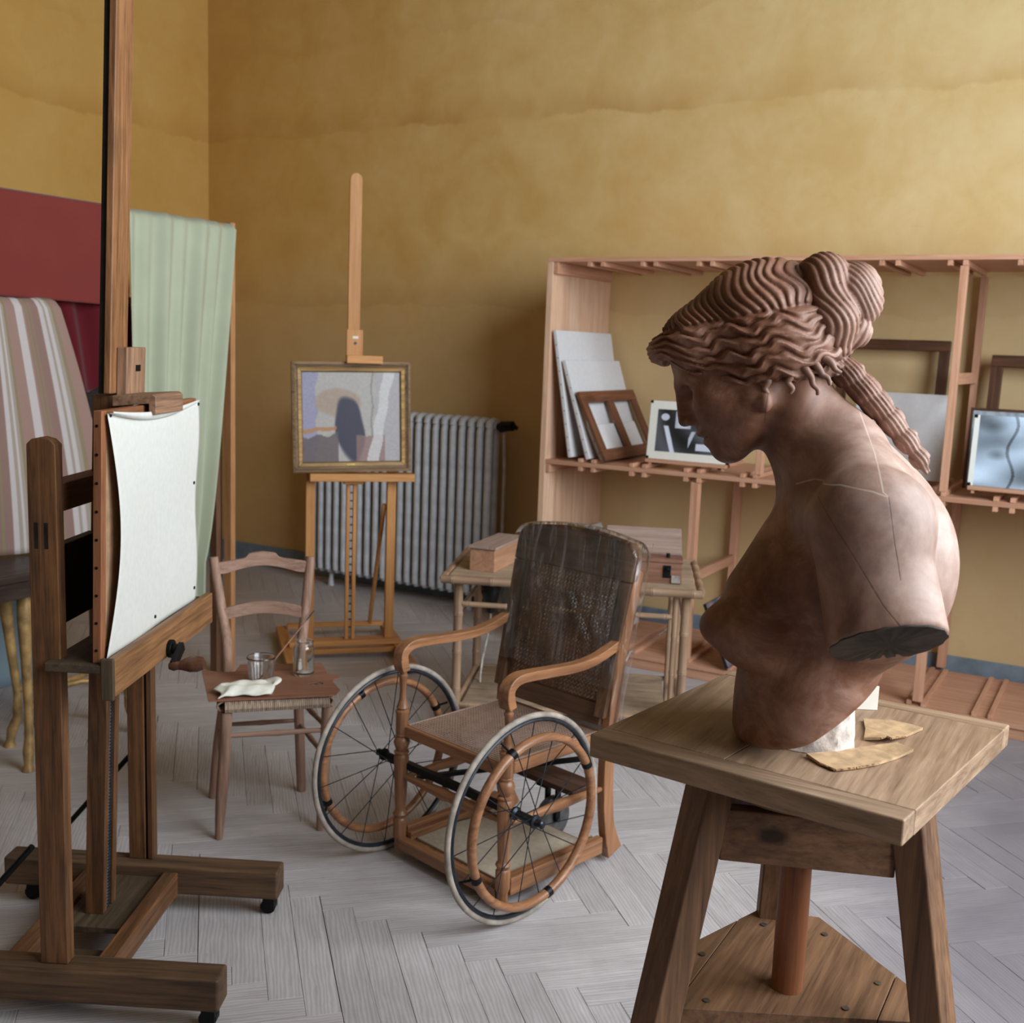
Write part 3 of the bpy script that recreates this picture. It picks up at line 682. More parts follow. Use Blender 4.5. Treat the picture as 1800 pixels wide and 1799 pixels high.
# ---------------------------------------------------------------- screen hung with cloths at the left
scr = thing('wooden_screen', 'tall pine folding screen frame hung with cloths near the left wall', 'screen', (-3.744, 3.885, 0))
def sk(mb, nm, m, **k): mb.v = [(x+3.744, y-3.885, z) for x, y, z in mb.v]; return mb.build(nm, m, scr, **k)
SP = lambda ax: wood('screen_pine', ax, (172,120,78), (206,152,106), .9, .5, .3, .2)
sk(MB().box(-3.79, -3.744, 3.87, 3.90, 0, 2.163), 'post', SP('z'), bevel=.002)
sk(MB().box(-3.79, -3.744, 1.55, 1.58, 0, 2.163), 'post', SP('z'), bevel=.002)
sk(MB().box(-3.785, -3.752, 1.581, 3.869, 2.115, 2.15), 'top_rail', SP('y'), bevel=.002)
sk(MB().box(-3.785, -3.752, 1.581, 3.869, 1.765, 1.792), 'middle_rail', SP('y'), bevel=.002)
sk(MB().box(-3.86, -3.815, 3.845, 3.885, 0, 2.05), 'post', wood('shaded_screen', 'z', (96,66,46), (132,94,66), .9, .6, .3, .3), bevel=.002)
sk(MB().box(-3.86, -3.82, 2.86, 3.40, .55, 1.74), 'back_panel', flat('dark_red_brown_paint', (34,16,15), .7, 0, .15), bevel=.002)
for y in (2.86, 3.36): sk(MB().box(-3.858, -3.822, y, y+.04, 0, .549), 'panel_leg', DARKV, bevel=.002)
def cloth_mat(name, col, rough=.9):
    t = NT(name); co = t.coord(); n = t.noise(co, 3.5, 4, .6); fi = t.noise(t.mapping(co, (400,400,400)), 1, 2)
    t.color(t.mix(t.fr(n, .35, .7, 0, .3), rgb(*col), rgb(*[int(q*.80) for q in col]))); t.rough(rough); t.b.inputs['Specular IOR Level'].default_value = .1
    t.bump(fi, .25, .001); t.b.inputs['Sheen Weight'].default_value = .15; return t.m
REDC = cloth_mat('faded_red_cloth', (120,52,47)); GREENC = cloth_mat('pale_green_cloth', (178,184,160)); WINE = cloth_mat('wine_red_cloth', (88,22,30)); BLUEC = cloth_mat('pale_blue_cloth', (138,158,170))
o = grid_mesh('red_cloth', 60, 40, lambda u, v: (-3.735 + .012*math.sin(2.2*u+3*v) + (.0 if v < .985 else -.012*((v-.985)/.015)**2), lerp(1.6, 3.255+.01*math.sin(5*v), u), lerp(1.758+.008*math.sin(4*u), 2.158, v)), REDC, thick=.004)
tag(o, 'faded red cloth stretched as a band across the top of the screen', 'cloth')
def green(u, v):
    # gathered folds, drawing in towards the bottom right
    y = lerp(3.24, lerp(3.63, 3.868, min(1, max(0, (v-.12)/.88))**.8), u); z = lerp(.40, 2.156, v)
    amp = .010 + .020*(1-v)
    x = -3.716 + amp*math.sin(38*u + 1.6*math.sin(2.5*v)) + .012*math.sin(17*u+2) + .03*(1-v)*u
    if v > .98: x -= .03*((v-.98)/.02)**2
    return (x, y, z + .02*math.sin(3*u)*(1-v))
tag(grid_mesh('green_cloth', 120, 60, green, GREENC, thick=.003), 'pale green cloth hanging in long folds beside the screen post', 'cloth')
def stripecol(u, v):
    y = u*24.0; k = y % 1; b = int(y)
    base = (146, 118, 108); L = (184, 176, 174); O = (132, 118, 92); D = (134, 106, 97)
    if b % 4 == 0: return L if .15 < k < .85 else base
    if b % 4 == 1: return O if .1 < k < .22 or .4 < k < .5 else D
    if b % 4 == 2: return L if .0 < k < .35 or .55 < k < .75 else (152, 140, 128)
    return base if k > .2 else O
def stripe(u, v):
    y = lerp(1.75, 2.87, u) + (lerp(3.10, 2.87, v**1.5)-2.87)*u**5; z = lerp(.792, 1.775, v)
    x = -3.695 + .014*math.sin(26*u+1.5*v) + .03*(1-v)*math.sin(9*u)
    if v > .94: q = (v-.94)/.06; x -= .05*q*q; z = lerp(z, 1.755, q*.3)
    return (x, y, z)
tag(grid_mesh('striped_cloth', 300, 40, stripe, STRIPE, None, stripecol, thick=.004), 'pink and white striped cloth hanging down to the dark table top', 'cloth')
def wine(u, v):
    y = lerp(2.84, 3.30, u); low = 1.42 + .08*math.sin(5*u+.6)**2 - .05*u; z = lerp(low, 1.79, v)
    return (-3.765 + .02*math.sin(19*u+2*v) - .02*v, y, z)
tag(grid_mesh('wine_cloth', 60, 24, wine, WINE, thick=.004), 'wine red cloth bunched under the red band beside striped cloth', 'cloth')
# side table with gilt cabriole legs
st = thing('side_table', 'dark topped side table on gilt cabriole legs below the striped cloth', 'table', (-3.60, 2.80, 0))
MB().box(-.17, .22, -.60, .30, .755, .785).build('table_top', wood('ebonised', 'y', (34,26,22), (66,50,42), 1, .4, .3, .2), st, bevel=.006)
MB().box(-.15, .20, -.57, .27, .69, .7545).build('apron', wood('ebonised', 'y'), st, bevel=.003)
def cab(x, y, sx, sy):
    P = [(x, y, .70), (x+sx*.018, y+sy*.018, .58), (x+sx*.008, y+sy*.008, .42), (x-sx*.006, y-sy*.006, .22), (x-sx*.004, y-sy*.004, .12), (x+sx*.01, y+sy*.01, .07), (x+sx*.016, y+sy*.016, .025), (x+sx*.018, y+sy*.018, 0)]
    return MB().tube(P, [.027, .025, .019, .015, .017, .021, .016, .024], 12)
for x, y, sx, sy in ((-.15, -.115, -1, -1), (.09, -.235, 1, -1), (.10, .235, 1, 1), (-.13, .25, -1, 1)): cab(x, y, sx, sy).build('leg', GOLDM, st, smooth=True)
MB().tube([(.09, -.235, .23), (-.02, -.05, .245), (.0, .08, .245), (.10, .235, .23)], .012, 10).build('stretcher', GOLDM, st, smooth=True)
MB().tube([(-.15, -.115, .23), (-.05, .0, .25), (-.04, .1, .25), (-.13, .25, .23)], .012, 10).build('stretcher', GOLDM, st, smooth=True)
# pale blue covered divan behind the table
dv = thing('divan', 'low divan under a pale blue cover behind the gilt legged table', 'divan', (-4.9, 2.0, 0))
def cover(u, v): return (.46 + .012*math.sin(14*u+2) - .02*v, lerp(-1.2, 1.30, u), lerp(.0, .56, v))
grid_mesh('hanging_cover', 60, 12, cover, BLUEC, dv, thick=.006)
MB().box(-.5, .43, -1.19, 1.285, .02, .55).build('base', DARKV, dv, bevel=.01)
MB().box(-.52, .455, -1.2, 1.3, .5505, .63).build('cushion', BLUEC, dv, bevel=.03, seg=4)
# ---------------------------------------------------------------- bamboo table and what is on it
bt = thing('bamboo_table', 'bamboo table standing behind the wheelchair in front of the rack', 'table', (-2.386, 3.659, 0), 23)
TW, TD = 1.035, .66
MATT = wood('table_matting', 'x', (132,112,92), (184,160,134), 1.6, .75, .6, .4)
MB().box(.02, TW-.02, .02, TD-.02, .695, .716).build('table_top', MATT, bt, bevel=.003)
def bam(name, p, q, r, n=4, parent=bt, ax='x'):
    p, q = Vector(p), Vector(q); L = (q-p).length; pts = []; rd = []
    K = max(1, int(round(L/.16))); off = random.uniform(.02, .08); ts = [0.0] + sorted(t for t in [(off+.16*k)/L for k in range(K+1)] if .02 < t < .98) + [1.0]
    for i, t in enumerate(ts):
        if 0 < i < len(ts)-1:
            for d, k in ((-.010, 1.0), (-.003, 1.13), (.0, 1.02), (.003, 1.13), (.010, 1.0)): pts.append(p.lerp(q, t+d/L)); rd.append(r*k)
        else: pts.append(p.lerp(q, t)); rd.append(r)
    return MB().tube(pts, rd, 12).build(name, BAMB(ax), parent, smooth=True)
for y in (.0, TD): bam('edge_cane', (-.005, y, .706), (TW+.005, y, .706), .017)
for x in (.0, TW): bam('edge_cane', (x, .0175, .706), (x, TD-.0175, .706), .015, ax='y')
for x, y in ((.06, .045), (TW-.055, .045), (.06, TD-.045), (TW-.055, TD-.045)): bam('leg', (x, y, 0), (x, y, .692), .0185, ax='z')
bam('leg', (TW-.095, .055, .0), (TW-.095, .055, .69), .012, ax='z'); bam('leg', (TW-.095, TD-.06, .0), (TW-.095, TD-.06, .69), .012, ax='z')
bam('stretcher', (.078, .045, .598), (TW-.108, .045, .598), .011); bam('stretcher', (.078, TD-.045, .598), (TW-.108, TD-.045, .598), .011)
for x in (.06, TW-.055): bam('stretcher', (x, .063, .56), (x, TD-.063, .56), .010, ax='y'); bam('stretcher', (x, .063, .17), (x, TD-.063, .17), .011, ax='y')
bam('stretcher', (.078, .045, .17), (TW-.108, .045, .17), .011); bam('stretcher', (.078, TD-.045, .17), (TW-.108, TD-.045, .17), .011)
MB().box(.085, TW-.115, .06, TD-.06, .165, .177).build('lower_shelf', MATT, bt, bevel=.002)
bx = thing('wooden_box', 'pale lidded wooden box on the left of the bamboo table', 'box', (-2.386+.92*.085-.391*.155, 3.659+.391*.085+.92*.155, .7165), 10)
def rotc(deg): a = math.radians(deg); return math.cos(a), math.sin(a)
BXW = lambda ax: wood('cigar_wood', ax, (158,112,84), (196,152,120), 1, .55, .3, .2)
MB().box(0, .11, 0, .34, 0, .092).build('box_body', BXW('y'), bx, bevel=.002)
MB().box(-.006, .118, -.008, .348, .095, .106).build('lid', wood('grey_lid', 'y', (146,122,110), (186,162,150), 1, .6, .3, .2), bx, bevel=.002)
MB().box(.003, .107, .004, .336, .0921, .0949).build('lid_gap', DARKV, bx)
pc = thing('paint_case', 'old brown paint case with a raised grey lid on the right of the bamboo table', 'case', (-2.386+.92*.64-.391*.125, 3.659+.391*.64+.92*.125, .7165), 23)
PCW = lambda ax: wood('case_wood', ax, (104,70,54), (150,108,88), 1, .55, .5, .5, (70,50,46))
MB().box(0, .32, 0, .012, .0, .085).build('front_board', PCW('x'), pc, bevel=.002); MB().box(0, .32, .26, .272, 0, .085).build('rear_board', PCW('x'), pc, bevel=.002)
for x in (0, .308): MB().box(x, x+.012, .0125, .2595, 0, .085).build('end_board', PCW('y'), pc, bevel=.002)
MB().box(.0125, .3075, .0125, .2595, .001, .01).build('bottom_board', PCW('x'), pc)
MB().box(-.002, .322, -.004, .10, .0855, .100).build('flap', PCW('x'), pc, bevel=.002)
MB().beam((.16, .10, .105), (.16, .285, .178), .318, .012, (0,-.3,1)).build('raised_lid', wood('grey_lid', 'x', (146,122,110), (186,162,150), 1, .6, .3, .2), pc, bevel=.002)
MB().box(.245, .275, -.006, .0, .025, .075).tube([(.26, -.006, .06), (.26, -.013, .055)], .012, 8).build('latch', BLACKI, pc, bevel=.001)
MB().box(.278, .315, -.008, .0, .004, .035).build('metal_corner', flat('tin', (176,168,164), .4, .5), pc, bevel=.002)
MB().tube([(.262, .04, .1005), (.262, .04, .118)], .008, 10).build('knob', BLACKI, pc, smooth=True)
# lamp hanging under the table with its flex
a23 = math.radians(23)
def btw(x, y, z): return Vector((-2.386 + x*math.cos(a23) - y*math.sin(a23), 3.659 + x*math.sin(a23) + y*math.cos(a23), z))
lp = thing('spot_lamp', 'black spot lamp hanging under the left end of the bamboo table', 'lamp', tuple(btw(.155, .35, .49)), 23)
MB().lathe([(.012, 0), (.02, .005), (.024, .03), (.03, .05), (.045, .09), (.05, .13), (.046, .14), (.03, .15)], 18).build('shade', flat('black_enamel', (28,30,32), .3, .2), lp, smooth=True)
MB().tube([(0, 0, .15), (0, 0, .18), (.01, 0, .2045)], [.01, .008, .012], 10).build('bracket', BLACKI, lp, smooth=True)
cp = [btw(.155, .35, .488), btw(.155, .352, .45), btw(.14, .35, .36), btw(.125, .35, .28), btw(.118, .35, .20), btw(.12, .34, .1775)]
tag(MB().tube(cp, .0045, 8).build('lamp_flex', flat('white_flex', (206,200,192), .6), smooth=True), 'white flex trailing down from the spot lamp under the table', 'cable')
cp = [(-2.24, 4.80, .006), (-2.22, 4.96, .006), (-2.205, 5.08, .006), (-2.2, 5.14, .05), (-2.197, 5.185, .086), (-2.195, 5.24, .083), (-2.19, 5.35, .080), (-2.21, 5.55, .080), (-2.22, 5.70, .080), (-2.23, 5.78, .080)]
tag(MB().tube(cp, .0055, 8).build('white_cable', flat('white_flex', (206,200,192), .6), smooth=True), 'white cable lying across the bottom boards of the rack', 'cable')
# ---------------------------------------------------------------- rush seated chair
rc = thing('rush_chair', 'faded wooden ladder back chair with a rush seat, palette on it', 'chair', (-2.65, 2.874, 0), 46.2)
W = WALN
def sm(P, k=6):   # Catmull-Rom resample
    P = [Vector(p) for p in P]; out = []
    for i in range(len(P)-1):
        a = P[max(0, i-1)]; b = P[i]; c = P[i+1]; d = P[min(len(P)-1, i+2)]
        for j in range(k):
            t = j/k; out.append(.5*((2*b) + (c-a)*t + (2*a-5*b+4*c-d)*t*t + (3*b-a-3*c+d)*t**3))
    return out + [P[-1]]
P = sm([(-.157, 0, 0), (-.140, -.012, .20), (-.112, -.018, .42), (-.108, -.006, .56), (-.128, .03, .70), (-.153, .05, .872)]); MB().tube(P, [lerp(.0165, .0185, math.sin(PI*i/(len(P)-1))) for i in range(len(P))], 12).build('back_post', W('z'), rc, smooth=True)
P = sm([(.157, 0, 0), (.148, -.012, .20), (.140, -.018, .42), (.150, -.006, .54), (.170, .03, .69), (.186, .05, .868)]); MB().tube(P, [lerp(.0165, .0185, math.sin(PI*i/(len(P)-1))) for i in range(len(P))], 12).build('back_post', W('z'), rc, smooth=True)
def fleg(x0, x1): return MB().tube(sm([(x0, -.346, 0), (lerp(x0, x1, .35), -.343, .14), (lerp(x0, x1, .8), -.333, .30), (x1, -.33, .43)], 5), [.0125, .0135, .015, .0165, .018, .019, .0195, .0195, .0195, .0195, .0195, .0195, .0195, .0195, .0195, .0195], 12)
fleg(-.147, -.122).build('front_leg', W('z'), rc, smooth=True); fleg(.185, .207).build('front_leg', W('z'), rc, smooth=True)
def rail(name, xa, xb, y0, prof_top, prof_bot, n=26, ybow=.022):
    m = MB(); V = []
    for i in range(n+1):
        t = i/n; x = lerp(xa, xb, t); y = y0 + ybow*math.sin(PI*t)
        V += [(x, y-.008, prof_bot(t)), (x, y-.008, prof_top(t)), (x, y+.008, prof_top(t)), (x, y+.008, prof_bot(t))]
    F = [(3,2,1,0), tuple(4*n+k for k in range(4))] + [(4*i+k, 4*i+(k+1) % 4, 4*(i+1)+(k+1) % 4, 4*(i+1)+k) for i in range(n) for k in range(4)]
    return m.add(V, F).build(name, W('x'), rc, bevel=.002)
def ptop(t): q = abs(t-.5)*2; return .853 + .018*(1-q) + (.016 if q < .30 else .016*max(0, 1-(q-.30)/.10))
def pbot(t): q = abs(t-.5)*2; return .812 + .024*math.cos(min(1, q*1.15)*PI/2)**1.2
rail('top_rail', -.136, .170, .046, ptop, pbot); rail('middle_rail', -.116, .152, .02, lambda t: .693+.018*math.sin(PI*t), lambda t: .650+.016*math.sin(PI*t))
for (p, q, r) in (((-.122, -.33, .348), (.20, -.33, .348), .0095), ((-.118, -.014, .275), (.142, -.014, .275), .009), ((-.138, -.33, .262), (-.132, -.014, .262), .0095), ((-.128, -.33, .36), (-.116, -.014, .36), .0095), ((.195, -.33, .262), (.147, -.014, .262), .0095), ((.202, -.33, .36), (.142, -.014, .36), .0095)):
    p, q = Vector(p), Vector(q); MB().tube([p, p.lerp(q, .4), p.lerp(q, .5), p.lerp(q, .6), q], [r*.8, r, r*1.15, r, r*.8], 10).build('rung', W('x'), rc, smooth=True)
RUSH = None
t = NT('rush_cord'); co = t.coord(); n = t.noise(t.mapping(co, (120, 20, 20)), 1, 4); t.color(t.ramp(n, [(.3, rgb(126,104,88)), (.7, rgb(196,174,152))])); t.rough(.85); t.bump(n, .5, .002); RUSH = t.m
SA, SB, SY0, SY1 = -.135, .222, -.352, -.012   # seat trapezoid
def seat_x(side, y): f = (y-SY1)/(SY0-SY1); return lerp(-.122, -.142, f) if side < 0 else lerp(.15, .222, f)
m = MB()
K = 54
for k in range(K):      # cords wrapped over the front rail
    t_ = (k+.5)/K; x = lerp(-.128, .212, t_); r = .0032
    m.tube([(x, -.20, .4645), (x, -.335, .4645), (x, -.352, .458), (x, -.357, .447), (x, -.352, .436), (x, -.335, .430), (x, -.20, .431)], r, 6)
m.build('rush_front_cords', RUSH, rc)['kind'] = 'stuff'
m = MB()
for k in range(44):     # cords running from side to side
    y = lerp(SY0+.02, SY1, (k+.5)/44); a, b = seat_x(-1, y), seat_x(1, y)
    m.tube([(a+.1, y, .4635), (a+.006, y, .4635), (a-.008, y, .456), (a-.010, y, .446), (a, y, .434), (a+.1, y, .432)], .0036, 6); m.tube([(b-.1, y, .4635), (b-.006, y, .4635), (b+.008, y, .456), (b+.010, y, .446), (b, y, .434), (b-.1, y, .432)], .0036, 6)
m.build('rush_side_cords', RUSH, rc)['kind'] = 'stuff'
MB().prism([(-.12, -.34), (.205, -.34), (.145, -.016), (-.115, -.016)], .434, .4625).build('seat_pad', RUSH, rc, bevel=.006)
# palette
def chw(x, y, z=0): a = math.radians(46.2); return Vector((-2.65 + x*math.cos(a) - y*math.sin(a), 2.874 + x*math.sin(a) + y*math.cos(a), z))
pal = thing('palette', 'brown wooden painter palette with a thumb hole lying on the chair seat', 'palette', tuple(chw(0, 0, .4705)), 46.2)
def wl(px, py): a = math.radians(46.2); dx, dy = px+2.65, py-2.874; return (dx*math.cos(a)+dy*math.sin(a), -dx*math.sin(a)+dy*math.cos(a))
out = [wl(*p) for p in ((-2.527,2.509),(-2.25,2.785),(-2.244,2.81),(-2.262,2.851),(-2.335,2.905),(-2.352,2.926),(-2.345,2.955),(-2.375,2.975),(-2.411,2.967),(-2.511,3.057))] + [(-.06, .05), (-.082, -.032), (-.135, -.032), (-.195, .012)]
hc = wl(-2.367, 2.852); hole = [(hc[0]+.026*math.cos(a), hc[1]+.017*math.sin(a)) for a in [-2*PI*k/14 + .4 for k in range(14)]]
n0 = len(out); bi = 3
# ring mesh: split hole polygon into the outline with a keyhole
poly = out[:bi+1] + [hole[k % 14] for k in range(2, 2+15)] + out[bi:]
MB().prism(poly, 0, .005).build('palette_board', wood('palette_wood', 'x', (112,74,56), (152,106,84), 1, .5, .4, .3), pal, tri=True)
# rag
def rag(u, v):
    x = lerp(-.150, .055, u) + .012*math.sin(7*v); y = lerp(-.345, -.235, v) + .012*math.sin(6*u) + .03*u*u
    h = .008 + .018*math.sin(PI*v)**.6 + .0035*math.sin(7*u+4*v)*math.sin(PI*v) + .010*math.sin(PI*u)*math.sin(PI*v*2)**2 + .002*math.sin(19*u-9*v)
    if u > .85: h += .012*math.sin(PI*(u-.85)/.3); x -= .02*(v-.5)**2*8
    if u < .12: h *= .5+u*4
    p = chw(x, y, .4765 + max(.0005, h)); return tuple(p)
rg = tag(grid_mesh('folded_rag', 46, 24, rag, flat('white_cotton', (234,232,218), .9, 0, .03, 50, .0005), thick=.003), 'folded white rag on the front edge of the palette', 'cloth')
# glass things
def glass(name, tint=(1,1,1,1), rough=.02):
    t = NT(name); b = t.b; b.inputs['Transmission Weight'].default_value = 1; b.inputs['IOR'].default_value = 1.45; b.inputs['Base Color'].default_value = tint; b.inputs['Roughness'].default_value = rough; return t.m
GL = glass('clear_glass', (.96,.98,.97,1)); GLD = glass('dusty_glass', (1,1,1,1), .12)
tb = thing('glass_tumbler', 'dusty glass tumbler on the palette behind the white rag, brush inside', 'glass', tuple(chw(.0, -.165, .4758)))
pr = [(.036, 0), (.038, .004), (.0445, .074), (.048, .080), (.0495, .086), (.0475, .0895), (.0455, .086), (.0425, .078), (.0355, .008), (.0, .007)]
o = MB().lathe([(.0, 0)] + pr, 28, cap=False).build('tumbler_wall', GLD, tb, smooth=True)
m = MB()
for k in range(22): a = 2*PI*k/22; m.tube([(.0385*math.cos(a), .0385*math.sin(a), .006), (.0448*math.cos(a), .0448*math.sin(a), .070)], .0022, 6)
m.build('moulded_ribs', GLD, tb, smooth=True)
jr = thing('glass_jar', 'tall clear glass jar standing at the back of the palette', 'jar', tuple(chw(.150, -.105, .4758)))
MB().lathe([(0, 0), (.033, 0), (.0365, .004), (.0365, .092), (.034, .102), (.0305, .108), (.031, .112), (.0335, .115), (.0335, .121), (.031, .123), (.0285, .121), (.028, .108), (.0315, .101), (.034, .091), (.034, .012), (.028, .007), (0, .009)], 28, cap=False).build('jar_wall', GL, jr, smooth=True)
MB().lathe([(0, .0), (.024, .0), (.028, .004), (.018, .008), (0, .0085)], 18, Matrix.Translation((0, 0, .0092)), cap=False).build('white_residue', flat('chalky_residue', (214,206,200), .9), jr, smooth=True)
b0 = chw(-.012, -.185, .487); b1 = chw(.196, .0, .678)
br = thing('paint_brush', 'thin long handled paint brush leaning out of the glass tumbler', 'brush', tuple(b0))
d = b1 - b0
MB().tube([d*.08, d*.3, d*.55, d*.86], [.0022, .003, .003, .0022], 8).build('handle', wood('brush_handle', 'x', (130,84,60), (170,118,90), 1, .4, .2, .1), br, smooth=True)
MB().tube([d*.86, d*.96, d*1.0], [.0024, .0026, .002], 8).build('handle_tip', flat('dark_blue_lacquer', (40,48,62), .35), br, smooth=True)
MB().tube([d*0, d*.04, d*.08], [.0008, .0028, .0024], 8).build('bristles', flat('bristle', (70,56,48), .8), br, smooth=True)
# ---------------------------------------------------------------- wheelchair
wc = thing('wheelchair', 'antique wooden wheelchair with cane seat and big spoked wheels', 'wheelchair', (-1.707, 2.716, 0), -14.75)
C_ = CHER
RW = .311
def torus(R, r, n=72, k=10, flat_=1.0, x=0, z=RW): return MB().tube([(x, R*math.cos(2*PI*i/n), z + R*math.sin(2*PI*i/n)) for i in range(n)], r, k, closed=True, flat=flat_, up=(1,0,0))
RIMB = flat('blue_black_rim', (40,46,54), .45, .3, .2)
for s in (1, -1):
    x0 = .303*s
    hub = MB().lathe([(.012, -.045), (.02, -.043), (.02, -.036), (.013, -.03), (.013, .03), (.02, .034), (.02, .041), (.012, .044), (.010, .06), (.012, .066), (.008, .07)], 16, Matrix.Translation((x0, 0, RW)) @ Matrix.Rotation(PI/2*s, 4, 'Y'))
    wh = hub.build('wheel', STEEL if s > 0 else BLACKI, wc, smooth=True)
    torus(RW-.0088, .0088, x=x0).build('tyre', TYRE, wh, smooth=True)
    torus(RW-.0225, .0085, 72, 8, .75, x0).build('rim', RIMB, wh, smooth=True)
    for i in range(18):
        a = 2*PI*i/18 + .1; side = 1 if i % 2 else -1; off = .95*(1 if (i//2) % 2 else -1)
        h0 = (x0 + side*.037, .019*math.cos(a+off), RW + .019*math.sin(a+off)); h1 = (x0, (RW-.026)*math.cos(a), RW + (RW-.026)*math.sin(a))
        MB().tube([h0, h1], .0016, 6).build('spoke', STEEL, wh)
    xr = x0 + .036*s
    torus(.2465, .0150, 72, 12, .85, xr).build('hand_rim', C_('y'), wh, smooth=True)
    for a in (.5, 2.0, 3.55, 5.0):
        p = Vector((xr, .2475*math.cos(a), RW + .2475*math.sin(a))); q = Vector((x0+.004*s, .279*math.cos(a), RW + .279*math.sin(a)))
        tgt = Vector((0, -math.sin(a), math.cos(a)))
        MB().tube([p - tgt*.009, p + tgt*.009], .0160, 12).tube([p, q], .004, 8).build('rim_clip', BLACKI, wh, smooth=True)
MB().box(-.262, .262, -.012, .012, .300, .322).build('axle_bar', BLACKI, wc, bevel=.002)
def tprof():   # turned front post, (r, z)
    return [(.017, .025), (.017, .06), (.022, .075), (.022, .128), (.0175, .135), (.020, .141), (.0235, .148), (.020, .155), (.0165, .16), (.019, .20), (.023, .30), (.0245, .335), (.0225, .343), (.0195, .349), (.0245, .353), (.0245, .357), (.017, .361), (.022, .372), (.0265, .388), (.022, .402), (.0165, .407), (.0205, .411), (.0205, .415), (.0185, .417), (.0205, .42), (.0205, .480), (.0225, .486), (.0225, .492), (.0165, .497), (.020, .503), (.0165, .511), (.0115, .53), (.0095, .56), (.0125, .60), (.0145, .604), (.0145, .609), (.0115, .612), (.011, .624)]
for s in (1, -1):
    MB().lathe(tprof(), 22, Matrix.Translation((.235*s, -.015, 0))).build('front_post', C_('z'), wc, smooth=True)
# rear stiles: curved foot, upright, reclined back
def stile(s):
    P = sm([(.232*s, .495, .028), (.235*s, .455, .14), (.235*s, .440, .30), (.236*s, .446, .45), (.238*s, .462, .65), (.240*s, .510, .85), (.240*s, .538, .96)], 6)
    n = len(P); W_ = .032; H = [lerp(.070, .046, min(1, i/6)) if i < 8 else .046 for i in range(n)]
    def up(i):
        a = P[max(0, i-1)]; b = P[min(n-1, i+1)]; d = (b-a).normalized(); sd = Vector((1, 0, 0)); return sd, d.cross(sd) * -1
    return MB().strip(P, W_, H, up).build('rear_stile', C_('z'), wc, bevel=.004)
stile(1); stile(-1)
def backp(x, t):   # point on the reclined back plane: t 0 bottom .. 1 top
    return Vector((x, lerp(.452, .537, t**1.1), lerp(.47, 1.0, t)))
tl = [(-.258, .925), (-.258, 1.0), (-.25, 1.025), (-.23, 1.042)] + [(x, 1.042+.022*math.cos(x/.23*PI/2)) for x in (-.16, -.08, 0, .08, .16)] + [(.23, 1.042), (.25, 1.025), (.258, 1.0), (.258, .925)]
Mb = Matrix(((1,0,0,0),(0,.23,-.973,.32),(0,.973,.23,0),(0,0,0,1)))
def tilt(z): return .32 + .215*z
V = []; n = len(tl)
for y in (-.030, .008): V += [(x, tilt(z)+y, z) for x, z in tl]
F = [tuple(range(n)), tuple(range(2*n-1, n-1, -1))] + [(i, (i+1) % n, n+(i+1) % n, n+i) for i in range(n)]
DKC = lambda ax: wood('aged_back_frame', ax, (74,52,38), (118,86,64), .9, .4, .35, .3, (60,44,34), spec=.5)
MB().add(V, F).build('crest_rail', DKC('x'), wc, bevel=.008, seg=3)
MB().hexa([(-.22, tilt(.47)-.012, .47), (.22, tilt(.47)-.012, .47), (.22, tilt(.47)+.012, .47), (-.22, tilt(.47)+.012, .47), (-.22, tilt(.535)-.012, .535), (.22, tilt(.535)-.012, .535), (.22, tilt(.535)+.012, .535), (-.22, tilt(.535)+.012, .535)]).build('lower_back_rail', DKC('x'), wc, bevel=.003)
for s in (1, -1):
    MB().hexa([(s*.205, tilt(.50)-.028, .50), (s*.244, tilt(.50)-.028, .50), (s*.244, tilt(.50)-.010, .50), (s*.205, tilt(.50)-.010, .50), (s*.205, tilt(.924)-.028, .924), (s*.255, tilt(.924)-.028, .924), (s*.255, tilt(.924)-.010, .924), (s*.205, tilt(.924)-.010, .924)]).build('back_side_rail', DKC('z'), wc, bevel=.002)
CANE = flat('aged_cane', (132,100,76), .5, 0, .08, 30); CANES = flat('seat_cane', (150,124,108), .6, 0, .05, 30)
def hole_w(fx, x0, x1, z): pass
m = MB()
N1, N2 = 27, 27
for k in range(N1+1):
    x = lerp(-.206, .206, k/N1)
    for dx in (-.0017, .0017): m.add([(x+dx-.0012, tilt(.53)-.002, .53), (x+dx+.0012, tilt(.53)-.002, .53), (x+dx+.0012, tilt(.93)-.002, .93), (x+dx-.0012, tilt(.93)-.002, .93)], [(0,1,2,3)])
for k in range(N2+1):
    z = lerp(.533, .927, k/N2)
    for dz in (-.0017, .0017): m.add([(-.207, tilt(z), z+dz-.0012), (.207, tilt(z), z+dz-.0012), (.207, tilt(z), z+dz+.0012), (-.207, tilt(z), z+dz+.0012)], [(0,1,2,3)])
for k in range(-N2, N1+1):
    for sg in (1, -1):
        p = []
        for t_ in (0, 1):
            pass
        a0, a1 = max(0, k)/N1, min(N1, k+N2)/N1
        if a1 <= a0: continue
        z0, z1 = (max(0, k)-k)/N2, (min(N1, k+N2)-k)/N2
        xs = [lerp(-.206, .206, a0), lerp(-.206, .206, a1)]
        if sg < 0: xs = [-q for q in xs]
        za, zb = lerp(.533, .927, z0), lerp(.533, .927, z1); w = .0011
        m.add([(xs[0]-w, tilt(za)+.001*sg, za+w), (xs[0]+w, tilt(za)+.001*sg, za-w), (xs[1]+w, tilt(zb)+.001*sg, zb-w), (xs[1]-w, tilt(zb)+.001*sg, zb+w)] if sg > 0 else [(xs[0]-w, tilt(za)+.001*sg, za-w), (xs[0]+w, tilt(za)+.001*sg, za+w), (xs[1]+w, tilt(zb)+.001*sg, zb+w), (xs[1]-w, tilt(zb)+.001*sg, zb-w)], [(0,1,2,3)])
